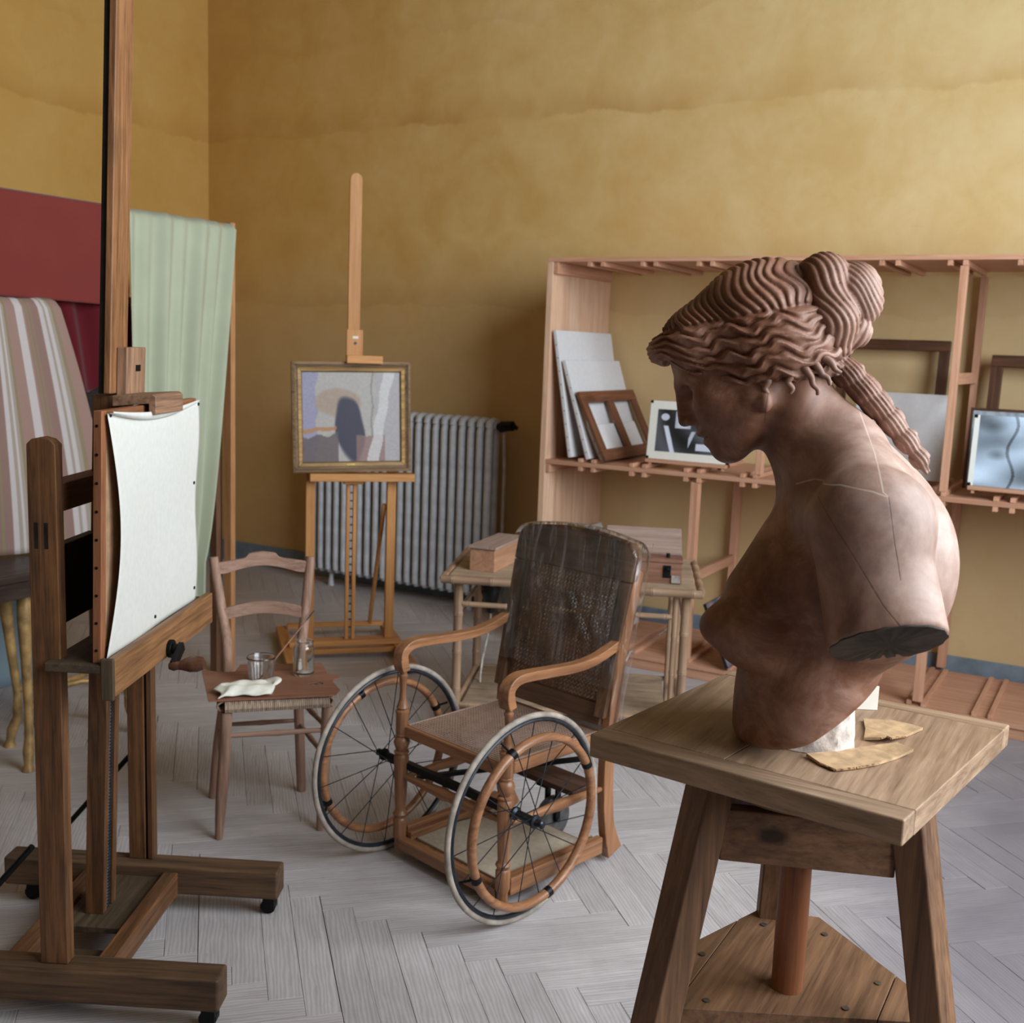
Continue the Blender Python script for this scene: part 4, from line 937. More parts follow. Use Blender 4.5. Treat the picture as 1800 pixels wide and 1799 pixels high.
o = m.build('back_cane', CANE, wc); o['kind'] = 'stuff'
so = o.modifiers.new('s', 'SOLIDIFY'); so.thickness = .0008
# seat
SZ0, SZ1 = .408, .446
MB().box(-.222, .222, -.020, .03, SZ0, SZ1).build('seat_front_rail', C_('x'), wc, bevel=.006, seg=3)
MB().box(-.222, .222, .40, .438, SZ0, SZ1).build('seat_rear_rail', C_('x'), wc, bevel=.004)
for s in (1, -1): MB().box(min(.17*s, .222*s), max(.17*s, .222*s), .0305, .3995, SZ0, SZ1).build('seat_side_rail', C_('y'), wc, bevel=.004)
m = MB(); N1 = 34; N2 = 36
for k in range(N1+1):
    x = lerp(-.212, .212, k/N1); m.box(x-.0034, x+.0034, -.008, .412, .4462, .4472)
for k in range(N2+1):
    y = lerp(-.005, .410, k/N2); m.box(-.214, .214, y-.0028, y+.0028, .4468, .4478)
o = m.build('seat_cane', CANES, wc); o['kind'] = 'stuff'
for s in (1, -1): MB().tube([(s*.212, -.008, .4475), (s*.212, .412, .4475)], .003, 6).build('cane_beading', CANES, wc)
# arms
for s in (1, -1):
    P = sm([(.235*s, -.018, .624), (.235*s, -.026, .655), (.235*s, -.022, .685), (.235*s, .010, .705), (.236*s, .07, .706), (.237*s, .16, .700), (.239*s, .26, .696), (.240*s, .34, .702), (.240*s, .42, .722), (.240*s, .456, .734)], 6)
    n = len(P)
    def up(i, P=P, n=n):
        a = P[max(0, i-1)]; b = P[min(n-1, i+1)]; d = (b-a).normalized(); sd = Vector((1, 0, 0)); return sd, sd.cross(d)
    MB().strip(P, [lerp(.046, .030, i/(n-1)) for i in range(n)], [.030 if i < 8 else .028 for i in range(n)], up).build('arm_rest', C_('y'), wc, bevel=.007, seg=3)
# foot platform and under frame
for s in (1, -1):
    MB().box(min(.222*s, .248*s), max(.222*s, .248*s), .008, .428, .045, .100).build('platform_rail', C_('y'), wc, bevel=.003)
    P0, P1 = (.235*s, .012, .268), (.235*s, .418, .262); q = [lerp(0, 1, k/12) for k in range(13)]
    MB().tube([Vector(P0).lerp(Vector(P1), t_) for t_ in q], [.008, .010, .012, .0135, .015, .0165, .019, .0165, .015, .0135, .012, .010, .008], 14).build('turned_stretcher', C_('y'), wc, smooth=True)
q = [k/14 for k in range(15)]
MB().tube([Vector((-.213, -.015, .278)).lerp(Vector((.213, -.015, .278)), t_) for t_ in q], [.009, .011, .0125, .014, .0155, .017, .020, .0165, .020, .017, .0155, .014, .0125, .011, .009], 14).build('turned_stretcher', C_('x'), wc, smooth=True)
MB().box(-.2215, .2215, -.034, -.004, .035, .072).build('platform_front', C_('x'), wc, bevel=.003)
MB().box(-.2215, .2215, -.0035, .425, .048, .062).build('platform_board', C_('y'), wc)
MB().box(-.19, .19, .02, .41, .0622, .070).build('platform_carpet', flat('beige_carpet', (172,158,138), .95, 0, .03, 60, .002), wc, bevel=.002)
for s in (1, -1): MB().box(min(.196*s, .2215*s), max(.196*s, .2215*s), .0, .425, .0622, .088).build('inner_rail', C_('y'), wc, bevel=.002)
for (a, b) in (((-.2, .02, .27), (.2, .40, .36)), ((.2, .02, .27), (-.2, .40, .36))): MB().beam(a, b, .024, .012).build('iron_cross_stay', BLACKI, wc, bevel=.002)
MB().box(-.235, .219, .30, .42, .262, .280).build('caster_plank', wood('dark_plank', 'x', (46,32,26), (84,58,46), 1, .5, .4, .3), wc, bevel=.003)
cw = MB().tube([(-.010, .452, .078), (.018, .452, .078)], .075, 28).build('rear_caster', flat('grey_caster', (92,92,92), .5, .2), wc, bevel=.004)
MB().box(-.024, -.014, .44, .464, .07, .20).box(.022, .032, .44, .464, .07, .20).box(-.024, .032, .395, .464, .20, .212).box(-.014, .022, .395, .42, .205, .2615).build('caster_fork', BLACKI, cw, bevel=.003)
MB().tube([(-.026, .452, .078), (.036, .452, .078)], .008, 10).build('caster_bolt', STEEL, cw)
# clear plastic sheet drawn over the back
t = NT('clear_plastic_film'); tr = t.n('ShaderNodeBsdfTransparent'); gl = t.n('ShaderNodeBsdfGlossy'); gl.inputs['Roughness'].default_value = .16
df = t.n('ShaderNodeBsdfDiffuse'); df.inputs['Color'].default_value = rgb(190, 180, 175)
fz = t.n('ShaderNodeFresnel'); fz.inputs['IOR'].default_value = 1.5
co = t.coord(); wr = t.noise(t.mapping(co, (38, 6, 5)), 1, 4, .6, .8)
bp = t.n('ShaderNodeBump'); bp.inputs['Strength'].default_value = .6; bp.inputs['Distance'].default_value = .012; t.l(wr, bp.inputs['Height']); t.l(bp.outputs[0], gl.inputs['Normal']); t.l(bp.outputs[0], fz.inputs['Normal'])
m1 = t.n('ShaderNodeMixShader'); t.l(t.math('MULTIPLY', fz.outputs[0], 1.6), m1.inputs[0]); t.l(tr.outputs[0], m1.inputs[1]); t.l(gl.outputs[0], m1.inputs[2])
m2 = t.n('ShaderNodeMixShader'); t.l(t.fr(wr, .56, .72, .02, .30), m2.inputs[0]); t.l(m1.outputs[0], m2.inputs[1]); t.l(df.outputs[0], m2.inputs[2]); t.l(m2.outputs[0], t.out.inputs['Surface'])
FILM = t.m
def film(u, v):
    # wraps over the crest: u around the width incl. sides, v from front bottom over the top to back bottom
    w = .268; x = -w + 2*w*u; zt = 1.046 + .022*math.cos(min(1, abs(x)/.23)*PI/2) - (.04*max(0, (abs(x)-.225)/.043)**2)
    if v < .47: z = lerp(.60, zt, v/.47); y = tilt(z) - .040 - .006*math.sin(14*u+3*z*4) - .004*math.sin(31*u + 9*z)
    elif v < .53: a = (v-.47)/.06*PI; z = zt + .006*math.sin(a); y = tilt(zt) - .007 - .033*math.cos(a)
    else: z = lerp(zt, .46, (v-.53)/.47); y = tilt(z) + .026 + .006*math.sin(12*u+z*9)
    e = min(u, 1-u)
    if e < .04: y += 0
    a = math.radians(-14.75); return (-1.707 + x*math.cos(a) - y*math.sin(a), 2.716 + x*math.sin(a) + y*math.cos(a), z)
tag(grid_mesh('plastic_cover', 70, 80, film, FILM), 'clear crinkled plastic sheet drawn over the wheelchair back', 'plastic sheet')
def film_side(u, v):
    z = lerp(.48, 1.05, v); y = tilt(z) + lerp(-.03, .034, u); x = .2695 + .012*math.sin(PI*u) + .003*math.sin(30*z)
    a = math.radians(-14.75); return (-1.707 + x*math.cos(a) - y*math.sin(a), 2.716 + x*math.sin(a) + y*math.cos(a), z)
fs = grid_mesh('side_flap', 12, 60, film_side, FILM); fs.parent = bpy.data.objects['plastic_cover']
# ---------------------------------------------------------------- sculptor's stand
CX_, CY_ = -.418, 1.735
sd = thing('sculpture_stand', 'three legged wooden sculpture stand carrying the bust', 'stand', (CX_, CY_, 0))
def q(*p): return (p[0]-CX_, p[1]-CY_)
cr_ = [q(-.702, 1.513), q(-.216, 1.460), q(-.139, 1.972), q(-.630, 1.995)]   # front left, front right, back right, back left
def tp(u, v):   # bilinear in table top
    a = [lerp(cr_[0][i], cr_[1][i], u) for i in (0, 1)]; b = [lerp(cr_[3][i], cr_[2][i], u) for i in (0, 1)]
    return (lerp(a[0], b[0], v), lerp(a[1], b[1], v))
def slabq(u0, u1, v0, v1, z0, z1, g=.0006):
    P = [tp(u0, v0), tp(u1, v0), tp(u1, v1), tp(u0, v1)]; return MB().hexa([(x, y, z0) for x, y in P] + [(x, y, z1) for x, y in P])
slabq(0, 1, 0, .088, 1.012, 1.05).build('breadboard_end', STNT('x'), sd, bevel=.003)
slabq(0, 1, .925, 1, 1.012, 1.05).build('breadboard_end', STNT('x'), sd, bevel=.003)
for u0, u1 in ((0, .425), (.4268, 1)): slabq(u0, u1, .0892, .9240, 1.012, 1.0496).build('top_plank', STNT('y'), sd, bevel=.002)
for ang in (111, 231, 351):
    ca, sa = math.cos(math.radians(ang)), math.sin(math.radians(ang))
    def rp(r, z, s=0): return Vector((ca*r - sa*s, sa*r + ca*s, z))
    MB().beam(rp(.360, .0), rp(.172, .9985), .066, .050, (ca, sa, .0)).build('leg', STND('z'), sd, bevel=.004)
def ring(r, a): return (r*math.cos(math.radians(a)), r*math.sin(math.radians(a)))
for a0, a1 in ((111, 231), (231, 351), (351, 471)):
    p = Vector((*ring(.186, a0), .905)); r_ = Vector((*ring(.186, a1), .905)); d = (r_-p).normalized()
    MB().beam(p + d*.028, r_ - d*.028, .030, .085, (0,0,1)).build('apron_rail', STND('x'), sd, bevel=.003)
MB().lathe([(.105, .956), (.135, .958), (.140, .964), (.140, 1.004), (.135, 1.0115)], 40).build('turntable_board', STND('x'), sd, smooth=True)
A, Bq, Cq = [Vector((*ring(.30, a), 0)) for a in (103, 223, 343)]
def inset(P, k): return [P[i].lerp(P[(i+1) % 3], k) for i in range(3)], [P[i].lerp(P[(i-1) % 3], k) for i in range(3)]
I1, I2 = inset([A, Bq, Cq], .14)
poly = [Vector((*p_, 0)) for p_ in ((-.119,.231),(-.187,.036),(-.225,-.07),(-.185,-.150),(-.138,-.162),(.177,.002),(.225,.030),(.235,.075),(-.013,.264))]
# tray made of a wide centre board and two side boards
def clipx(poly, lo, hi):
    P = [(p.x, p.y) for p in poly]; P = clip(P, 0, lo, -1); return clip(P, 0, hi, 1)
for lo, hi in ((-.5, -.1412), (-.140, .150), (.1512, .5)):
    P = clipx(poly, lo, hi)
    if len(P) > 2: MB().prism(P, .565, .6).build('tray_board', STND('y'), sd, bevel=.002)
MB().lathe([(.026, .6005), (.0265, .7), (.025, .85), (.024, .95)], 18).build('centre_column', wood('column_pine', 'z', (110,62,38), (158,100,64), .8, .45, .6, .4, (60,36,26)), sd, smooth=True)
m = MB()
for x, y in ((-.093, .175), (.012, .205), (-.155, .015), (.130, .095), (-.10, -.115), (.10, -.01)): MB().tube([(x, y, .6003), (x, y, .6022)], .006, 10).build('nail_head', NAILM, sd)
# plaster lump, cardboard and card lying on the stand
# ---------------------------------------------------------------- the bust, modelled as a distance field and meshed with surface nets
B0 = Vector((-.406, 1.694, 1.0505)); BROT = 180 + 13.486
bust = thing('classical_bust', 'brown patinated bust of a woman looking down, hair knotted, arms cut', 'sculpture', tuple(B0), BROT)
def dirs(a): return a
def surface_nets(vol, org, h):
    nx, ny, nz = vol.shape; ins = vol < 0
    cnt = np.zeros((nx-1, ny-1, nz-1), np.uint8)
    for dx in (0, 1):
        for dy in (0, 1):
            for dz in (0, 1): cnt += ins[dx:nx-1+dx, dy:ny-1+dy, dz:nz-1+dz]
    act = (cnt > 0) & (cnt < 8); ijk = np.argwhere(act); idx = -np.ones(act.shape, np.int64); idx[act] = np.arange(len(ijk))
    acc = np.zeros((len(ijk), 3)); num = np.zeros(len(ijk)); cs = [(x, y, z) for x in (0, 1) for y in (0, 1) for z in (0, 1)]
    for a in cs:
        for ax in range(3):
            if a[ax]: continue
            b = list(a); b[ax] = 1
            va = vol[ijk[:,0]+a[0], ijk[:,1]+a[1], ijk[:,2]+a[2]]; vb = vol[ijk[:,0]+b[0], ijk[:,1]+b[1], ijk[:,2]+b[2]]
            m = (va < 0) != (vb < 0); t = np.where(m, va/np.where(m, va-vb, 1), 0)
            for k in range(3): acc[:,k] += np.where(m, a[k] + t*(b[k]-a[k]), 0)
            num += m
    V = (ijk + acc/num[:,None])*h + np.array(org)
    F = []
    for ax in range(3):
        o1, o2 = [k for k in range(3) if k != ax]
        s0 = [slice(None)]*3; s1 = [slice(None)]*3; s0[ax] = slice(0, -1); s1[ax] = slice(1, None)
        A, B = ins[tuple(s0)], ins[tuple(s1)]; e = np.argwhere(A != B)
        e = e[(e[:,o1] > 0) & (e[:,o2] > 0) & (e[:,o1] < vol.shape[o1]-1) & (e[:,o2] < vol.shape[o2]-1)]
        sgn = A[e[:,0], e[:,1], e[:,2]]
        def c(d1, d2):
            q = e.copy(); q[:,o1] -= d1; q[:,o2] -= d2; return idx[q[:,0], q[:,1], q[:,2]]
        Q = np.stack([c(1,1), c(0,1), c(0,0), c(1,0)], 1)
        flip = sgn if ax != 1 else ~sgn
        Q[~flip] = Q[~flip][:, ::-1]; F.append(Q)
    return V, np.concatenate(F)
def np_mesh(name, V, F, mat, parent):
    me = bpy.data.meshes.new(name); me.vertices.add(len(V)); me.vertices.foreach_set('co', V.astype(np.float32).ravel())
    me.loops.add(4*len(F)); me.loops.foreach_set('vertex_index', F.astype(np.int32).ravel())
    me.polygons.add(len(F)); me.polygons.foreach_set('loop_start', np.arange(0, 4*len(F), 4, dtype=np.int32))
    me.update(calc_edges=True); me.validate(); me.shade_smooth()
    o = bpy.data.objects.new(name, me); COL.objects.link(o); o.parent = parent
    for m in (mat if isinstance(mat, list) else [mat]): me.materials.append(m)
    return o
class Field:
    def __init__(s, lo, hi, h):
        s.h = h; s.org = np.array(lo, float); n = [int((b-a)/h)+1 for a, b in zip(lo, hi)]
        s.a, s.b, s.z = np.meshgrid(*[np.float32(l + h*np.arange(k)) for l, k in zip(lo, n)], indexing='ij')
        s.ab = np.abs(s.b)
        s.f = (s.a-.14)*.848 - (s.z-.60)*.53; s.u = (s.a-.14)*.53 + (s.z-.60)*.848
    def ell(s, c, r, sym=False, head=False, rot=0.0):
        X, Z = (s.f, s.u) if head else (s.a, s.z); Y = s.ab if sym else s.b
        x, y, z = X-c[0], Y-c[1], Z-c[2]
        if rot: ca, sa = math.cos(rot), math.sin(rot); x, z = x*ca+z*sa, -x*sa+z*ca
        k0 = np.sqrt((x/r[0])**2 + (y/r[1])**2 + (z/r[2])**2); k1 = np.sqrt((x/r[0]**2)**2 + (y/r[1]**2)**2 + (z/r[2]**2)**2)
        return k0*(k0-1)/np.maximum(k1, 1e-6)
    def cap(s, p, q, r0, r1, sym=False, head=False, sy=1.0):
        X, Z = (s.f, s.u) if head else (s.a, s.z); Y = (s.ab if sym else s.b)/sy
        p = np.array(p, np.float32); q = np.array(q, np.float32); p[1] /= sy; q[1] /= sy; d = q-p; L = float(d@d)
        t = np.clip(((X-p[0])*d[0] + (Y-p[1])*d[1] + (Z-p[2])*d[2])/L, 0, 1)
        return np.sqrt((X-p[0]-t*d[0])**2 + (Y-p[1]-t*d[1])**2 + (Z-p[2]-t*d[2])**2) - (r0 + t*(r1-r0))
def smin(a, b, k): h = np.clip(.5 + .5*(b-a)/k, 0, 1); return b + (a-b)*h - k*h*(1-h)
def smax(a, b, k): return -smin(-a, -b, k)

ARM = ((-.055, .205, .375), (-.118, .222, .12), .074, .084, .84)
def cut_z(a, b): return .212 - .28*(a+.095) + .62*(b-.2)
def body_field(F):
    E, K = F.ell, F.cap
    # torso
    t = E((.006, 0, .05), (.114, .150, .27))
    t = smin(t, E((-.004, 0, .265), (.104, .155, .145)), .05)
    t = smin(t, E((-.080, .085, .300), (.108, .095, .145), sym=True), .05)
    t = smin(t, K((-.02, .035, .455), (-.060, .185, .385), .060, .062, sym=True), .05)
    t = smin(t, K((.012, .02, .40), (.000, .15, .375), .028, .026, sym=True), .04)
    t = smin(t, K((-.002, .050, .360), (.084, .066, .240), .062, .056, sym=True) + .014*np.clip((-F.b-.01)/.05, 0, 1), .04)
    # breasts
    br = E((.078, .090, .190), (.070, .070, .064), sym=True, rot=-.25)
    br = smin(br, K((.060, .080, .240), (.120, .094, .198), .050, .038, sym=True), .03)
    br = smin(br, E((.152, .098, .192), (.018, .020, .020), sym=True), .022)
    br = br + .020*np.clip((-F.b-.01)/.05, 0, 1)
    t = smin(t, br, .014)
    # upper arms cut off above the elbow
    ar = smin(K(ARM[0], ARM[1], ARM[2], ARM[3], sym=True, sy=ARM[4]), E((-.062, .200, .385), (.078, .068, .068), sym=True), .03)
    g = F.z - cut_z(F.a, F.ab)
    ar = smax(ar, -g/1.22, .004)
    t = smin(t, ar, .026)
    # oblique cut under the torso and flat base
    n = (F.a-.058)*(-.634) + (F.z+.022)*(-.772) + .010
    low = smax(t, n, .006); low = smax(low, -(F.z-.0005-2.0*np.clip(F.ab-.03, 0, 1)**2), .022)
    t = np.minimum(low, ar)
    # neck
    t = smin(t, K((.078, 0, .545), (-.002, 0, .43), .064, .078), .045)
    t = smin(t, K((.055, .045, .52), (.04, .012, .40), .018, .014, sym=True), .03)
    # head
    h = E((-.020, 0, .030), (.112, .086, .090), head=True)
    h = smin(h, E((.028, 0, .024), (.080, .076, .062), head=True), .02)
    h = smin(h, E((.042, 0, -.045), (.066, .070, .092), head=True), .03)
    h = smin(h, K((.005, .058, -.065), (.084, .022, -.118), .026, .020, sym=True, head=True), .03)
    h = smin(h, E((.088, 0, -.114), (.028, .028, .024), head=True), .02)
    h = smin(h, E((.082, 0, -.078), (.032, .036, .036), head=True), .02)
    h = smin(h, E((.066, .040, -.042), (.036, .032, .036), sym=True, head=True), .02)
    h = smin(h, K((.106, .012, .006), (.084, .054, .006), .009, .008, sym=True, head=True), .014)
    h = smax(h, -E((.112, .034, -.012), (.029, .024, .0155), sym=True, head=True), .010)
    h = smin(h, E((.074, .035, -.0145), (.0185, .019, .0150), sym=True, head=True), .003)
    lid = smax(E((.075, .035, -.0135), (.0205, .0215, .0175), sym=True, head=True), -(F.u+.0110), .002)
    h = smin(h, lid, .003)
    h = smin(h, K((.110, 0, .004), (.129, 0, -.046), .0085, .0105, head=True), .010)
    h = smin(h, K((.096, 0, .004), (.106, 0, -.050), .011, .0165, head=True), .010)
    h = smin(h, E((.116, .0125, -.052), (.012, .0085, .008), sym=True, head=True), .006)
    h = smin(h, E((.1095, 0, -.0755), (.0140, .024, .0075), head=True), .006)
    h = smin(h, E((.1065, 0, -.0930), (.0135, .0195, .0088), head=True), .006)
    h = smax(h, -K((.119, 0, -.0845), (.100, .026, -.0845), .0022, .0016, sym=True, head=True), .003)
    h = smin(h, E((.098, .080, .532), (.010, .012, .017), sym=True), .006)
    t = smin(t, h, .018)
    return t
bm_t = NT('patinated_terracotta'); vc = bm_t.n('ShaderNodeVertexColor'); vc.layer_name = 'Col'; co = bm_t.coord()
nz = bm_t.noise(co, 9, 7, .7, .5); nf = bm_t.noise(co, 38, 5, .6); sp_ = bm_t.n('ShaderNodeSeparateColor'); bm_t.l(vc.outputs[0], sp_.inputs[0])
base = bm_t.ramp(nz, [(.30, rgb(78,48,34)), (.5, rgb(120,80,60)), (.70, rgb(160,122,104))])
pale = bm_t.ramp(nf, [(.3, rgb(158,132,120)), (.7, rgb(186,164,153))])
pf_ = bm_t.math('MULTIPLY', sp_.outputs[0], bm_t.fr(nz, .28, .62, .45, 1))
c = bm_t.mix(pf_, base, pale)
xyz = bm_t.n('ShaderNodeSeparateXYZ'); bm_t.l(co, xyz.inputs[0]); bx_, by_, bz_ = xyz.outputs
def seg_node(p, q_):
    M = bm_t.math; e = (q_[0]-p[0], q_[1]-p[1]); L2 = e[0]**2+e[1]**2
    dx = M('SUBTRACT', bx_, p[0]); dz = M('SUBTRACT', bz_, p[1])
    tt = M('MULTIPLY', M('ADD', M('MULTIPLY', dx, e[0]), M('MULTIPLY', dz, e[1])), 1/L2)
    tt = M('MINIMUM', M('MAXIMUM', tt, 0.0), 1.0)
    ux = M('SUBTRACT', dx, M('MULTIPLY', tt, e[0])); uz_ = M('SUBTRACT', dz, M('MULTIPLY', tt, e[1]))
    return M('SQRT', M('ADD', M('MULTIPLY', ux, ux), M('MULTIPLY', uz_, uz_)))
def seam_lines(polys):
    d = None
    for P in polys:
        for p, q_ in zip(P[:-1], P[1:]):
            k = seg_node(p, q_); d = k if d is None else bm_t.math('MINIMUM', d, k)
    return d
nearm = bm_t.fr(by_, .03, .04, 0, 1)
light_d = seam_lines([[(-.030, .535), (-.058, .47), (-.068, .43), (-.075, .425)], [(.045, .415), (.020, .428), (-.015, .434), (-.055, .430), (-.073, .425)]])
dark_d = seam_lines([[(-.075, .425), (-.085, .375), (-.098, .32)], [(.012, .415), (-.035, .35), (-.080, .285), (-.112, .250)], [(.095, .545), (.099, .50)]])
jit = bm_t.math('MULTIPLY', bm_t.math('SUBTRACT', nf, .5), .002)
lm = bm_t.math('MULTIPLY', bm_t.fr(bm_t.math('ADD', light_d, jit), .0004, .0012, .5, 0), nearm)
dm = bm_t.math('MULTIPLY', bm_t.fr(bm_t.math('ADD', dark_d, jit), .0004, .0012, .55, 0), nearm)
c = bm_t.mix(lm, c, rgb(200,184,172)); c = bm_t.mix(dm, c, rgb(54,40,34))
bm_t.color(c); bm_t.rough(bm_t.fr(nf, .3, .7, .42, .58)); bm_t.b.inputs['Specular IOR Level'].default_value = .4
bm_t.bump(bm_t.math('ADD', bm_t.math('ADD', nz, bm_t.math('MULTIPLY', nf, .4)), bm_t.math('SUBTRACT', bm_t.math('MULTIPLY', lm, .5), bm_t.math('MULTIPLY', dm, .6))), .18, .004)
TERRA = bm_t.m
CUTM = flat('dark_cut_face', (62,54,46), .8, 0, .3, 14, .003)
def cols(o, fn):
    me = o.data; n = len(me.vertices); v = np.zeros(n*3, np.float32); me.vertices.foreach_get('co', v); v = v.reshape(-1, 3)
    at = me.color_attributes.new('Col', 'FLOAT_COLOR', 'POINT'); at.data.foreach_set('color', np.concatenate([np.clip(fn(v), 0, 1), np.ones((n, 1))], 1).astype(np.float32).ravel())
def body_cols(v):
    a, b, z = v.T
    pale = np.clip((.03 - a)*5 + (z-.26)*1.5, 0, .85)*np.clip((z-.16)*7, 0, 1)  # dusty paleness on back and shoulder, widened to paint in soft fill light
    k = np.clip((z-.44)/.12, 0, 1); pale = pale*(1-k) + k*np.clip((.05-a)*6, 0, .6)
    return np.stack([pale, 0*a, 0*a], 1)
H = .0036
Fb = Field((-.235, -.300, -.012), (.300, .300, .730), H)
V, Q = surface_nets(body_field(Fb), Fb.org, H)
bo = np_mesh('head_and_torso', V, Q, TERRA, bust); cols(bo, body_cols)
# dark sawn faces of the two arm stumps
def arm_sdf(p, s_):
    a0, a1 = Vector(ARM[0]), Vector(ARM[1]); sc_ = Vector((1, 1/ARM[4], 1)); P = Vector((p.x, p.y*s_, p.z))*sc_; A0 = a0*sc_; A1 = a1*sc_; d = A1-A0
    t_ = max(0, min(1, (P-A0).dot(d)/d.dot(d))); return (P-A0-d*t_).length - (ARM[2] + t_*(ARM[3]-ARM[2]))
for s_ in (1, -1):
    c0 = Vector((-.094, .2155*s_, cut_z(-.094, .2155))); e1 = Vector((1, 0, -.28)).normalized(); e2 = Vector((0, s_, .62)); e2 = (e2 - e1*e2.dot(e1)).normalized(); nn = e1.cross(e2)*s_
    if nn.z > 0: nn = -nn
    ring_ = []
    for k in range(56):
        d = e1*math.cos(2*PI*k/56) + e2*math.sin(2*PI*k/56); lo, hi = 0, .2
        for _ in range(24):
            m_ = (lo+hi)/2
            if arm_sdf(c0+d*m_, s_) < 0: lo = m_
            else: hi = m_
        ring_.append(d*(lo-.0028-.0012*math.sin(k*1.7)))
    V = [c0 + q_ - nn*.002 for q_ in ring_] + [c0 + q_ + nn*.0012 for q_ in ring_] + [c0 + q_*.55 + nn*(.0014+.0012*math.sin(i_*2.1)) for i_, q_ in enumerate(ring_)] + [c0 + nn*.001]
    n_ = 56; F_ = [(r_*n_+k, r_*n_+(k+1) % n_, (r_+1)*n_+(k+1) % n_, (r_+1)*n_+k) for r_ in (0, 1) for k in range(n_)] + [(2*n_+k, 2*n_+(k+1) % n_, 3*n_) for k in range(n_)] + [tuple(range(n_-1, -1, -1))]
    MB().add(V, F_).build('arm_cut_face', CUTM, bust, smooth=True)
sm_ = bo.modifiers.new('smooth', 'SMOOTH'); sm_.iterations = 3; sm_.factor = .5
del Fb

def carve(x, k=.6): return np.sqrt(np.sin(x*.5)**2 + .012)**k
def hair_field(F):
    E, K = F.ell, F.cap
    v = E((-.040, 0, .022), (.112, .098, .102), head=True)
    v = smin(v, E((.045, 0, .048), (.070, .088, .060), head=True), .022)
    v = smin(v, E((-.050, 0, -.028), (.086, .092, .080), head=True), .03)
    v = smin(v, E((.098, 0, .066), (.024, .054, .024), head=True), .014)
    fx = np.array([-.15, -.118, -.051, -.008, .034, .069, .10, .14]); fy = np.array([-.11, -.104, -.072, -.056, -.045, -.002, .040, .058])
    line = np.interp(F.f.ravel(), fx, fy).reshape(F.f.shape).astype(np.float32)
    wav = .004*np.sin(F.f*140) + .003*np.sin(F.f*310+1)
    seam = .056 + .36*F.f
    th = np.arctan2(F.ab, F.u+.02); arc = .10*th
    lam = (.0128 - .030*np.clip(F.f+.04, 0, .13)).astype(np.float32)
    s1 = np.sin(2*PI*arc/.072 + 1.1*np.sin(F.f*31)); s2_ = np.sin(2*PI*arc/.043 + F.f*37)
    psi = 2*PI*(F.f + .0062*s1 + .0010*s2_ + .0012*np.sin(F.f*90))/lam
    up = F.u - seam
    d1 = .0046*(carve(psi, .8) - .6)
    sn = (F.u - line)/np.maximum(seam - line, .032)
    sw = sn + .055*np.sin(2*PI*F.f/.074 + 4.5*sn + .6) + .028*np.sin(2*PI*F.f/.034 - 7*sn) + .02*np.sin(2*PI*F.ab/.03 + 3*sn)
    psi2 = 2*PI*sw*5.6
    d2 = .0098*(carve(psi2, .9) - .6)*(1 + .3*np.sin(F.f*47 + 4*sn))*np.clip((.128-F.f)/.045, .2, 1) + .0017*(carve(psi2*3.0 + F.f*30, .9) - .6)
    mixu = np.clip(up/.010 + .5, 0, 1)
    groove = -.0035*np.exp(-(up/.005)**2)
    lift = .007*np.clip(-up/.02, 0, 1)
    v = v - (d1*mixu + (d2+lift)*(1-mixu) + groove)
    v = smax(v, line + wav - F.u, .012)
    return v
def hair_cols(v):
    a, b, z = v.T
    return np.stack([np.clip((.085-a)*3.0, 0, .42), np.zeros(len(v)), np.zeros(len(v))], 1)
H = .0017
Fh = Field((-.045, -.125, .520), (.300, .125, .765), H)
V, Q = surface_nets(hair_field(Fh), Fh.org, H)
ho = np_mesh('hair', V, Q, TERRA, bust); cols(ho, hair_cols); del Fh
def bun_field(F):
    K, E = F.cap, F.ell
    tw = lambda k, ph, am=.0036, lm_=.0115: am*(carve(2*PI*k/lm_ + ph, .75) - .5)
    q1 = .86*F.a - .5*F.z
    l1 = smin(smin(K((.060, .0, .706), (.030, .026, .714), .030, .034), K((.030, .026, .714), (.010, .044, .655), .034, .033), .015), K((.010, .044, .655), (.000, .032, .618), .031, .018), .015)
    l1 = l1 - tw(q1 + .45*F.b + .004*np.sin(F.z*70), 0)
    l1b = smin(K((.040, -.02, .705), (.010, -.046, .650), .034, .032), K((.010, -.046, .650), (-.004, -.03, .622), .030, .02), .015) - tw(q1 - .45*F.b, 0)
    q2 = .66*F.a - .75*F.z
    l2 = smin(K((.012, .012, .708), (-.012, .012, .700), .030, .037), K((-.012, .012, .700), (-.022, .010, .680), .037, .0345), .015)
    l2 = l2 - tw(q2 + .35*F.b + .005*np.sin(F.a*60+F.b*40), 1.0, .0026, .0095)
    l3 = smin(K((.0, .028, .636), (-.018, .016, .640), .024, .026), K((.0, -.025, .640), (-.018, -.012, .642), .026, .026), .01) - tw(F.a*.9 + .4*F.z + .3*F.b, 2.)
    nk = K((.064, 0, .690), (.030, 0, .655), .036, .038) - tw(q1, 0)*.6
    v = smin(l1, l1b, .006); v = smin(v, l2, .0015); v = smin(v, l3, .0015); return smin(v, nk, .01)
H = .0018
Fu = Field((-.075, -.095, .590), (.105, .095, .765), H)
V, Q = surface_nets(bun_field(Fu), Fu.org, H)
uo = np_mesh('hair_knot', V, Q, TERRA, bust); cols(uo, lambda v: np.stack([np.clip((.06-v[:,0])*3.2, 0, .5), 0*v[:,0], 0*v[:,0]], 1)); del Fu
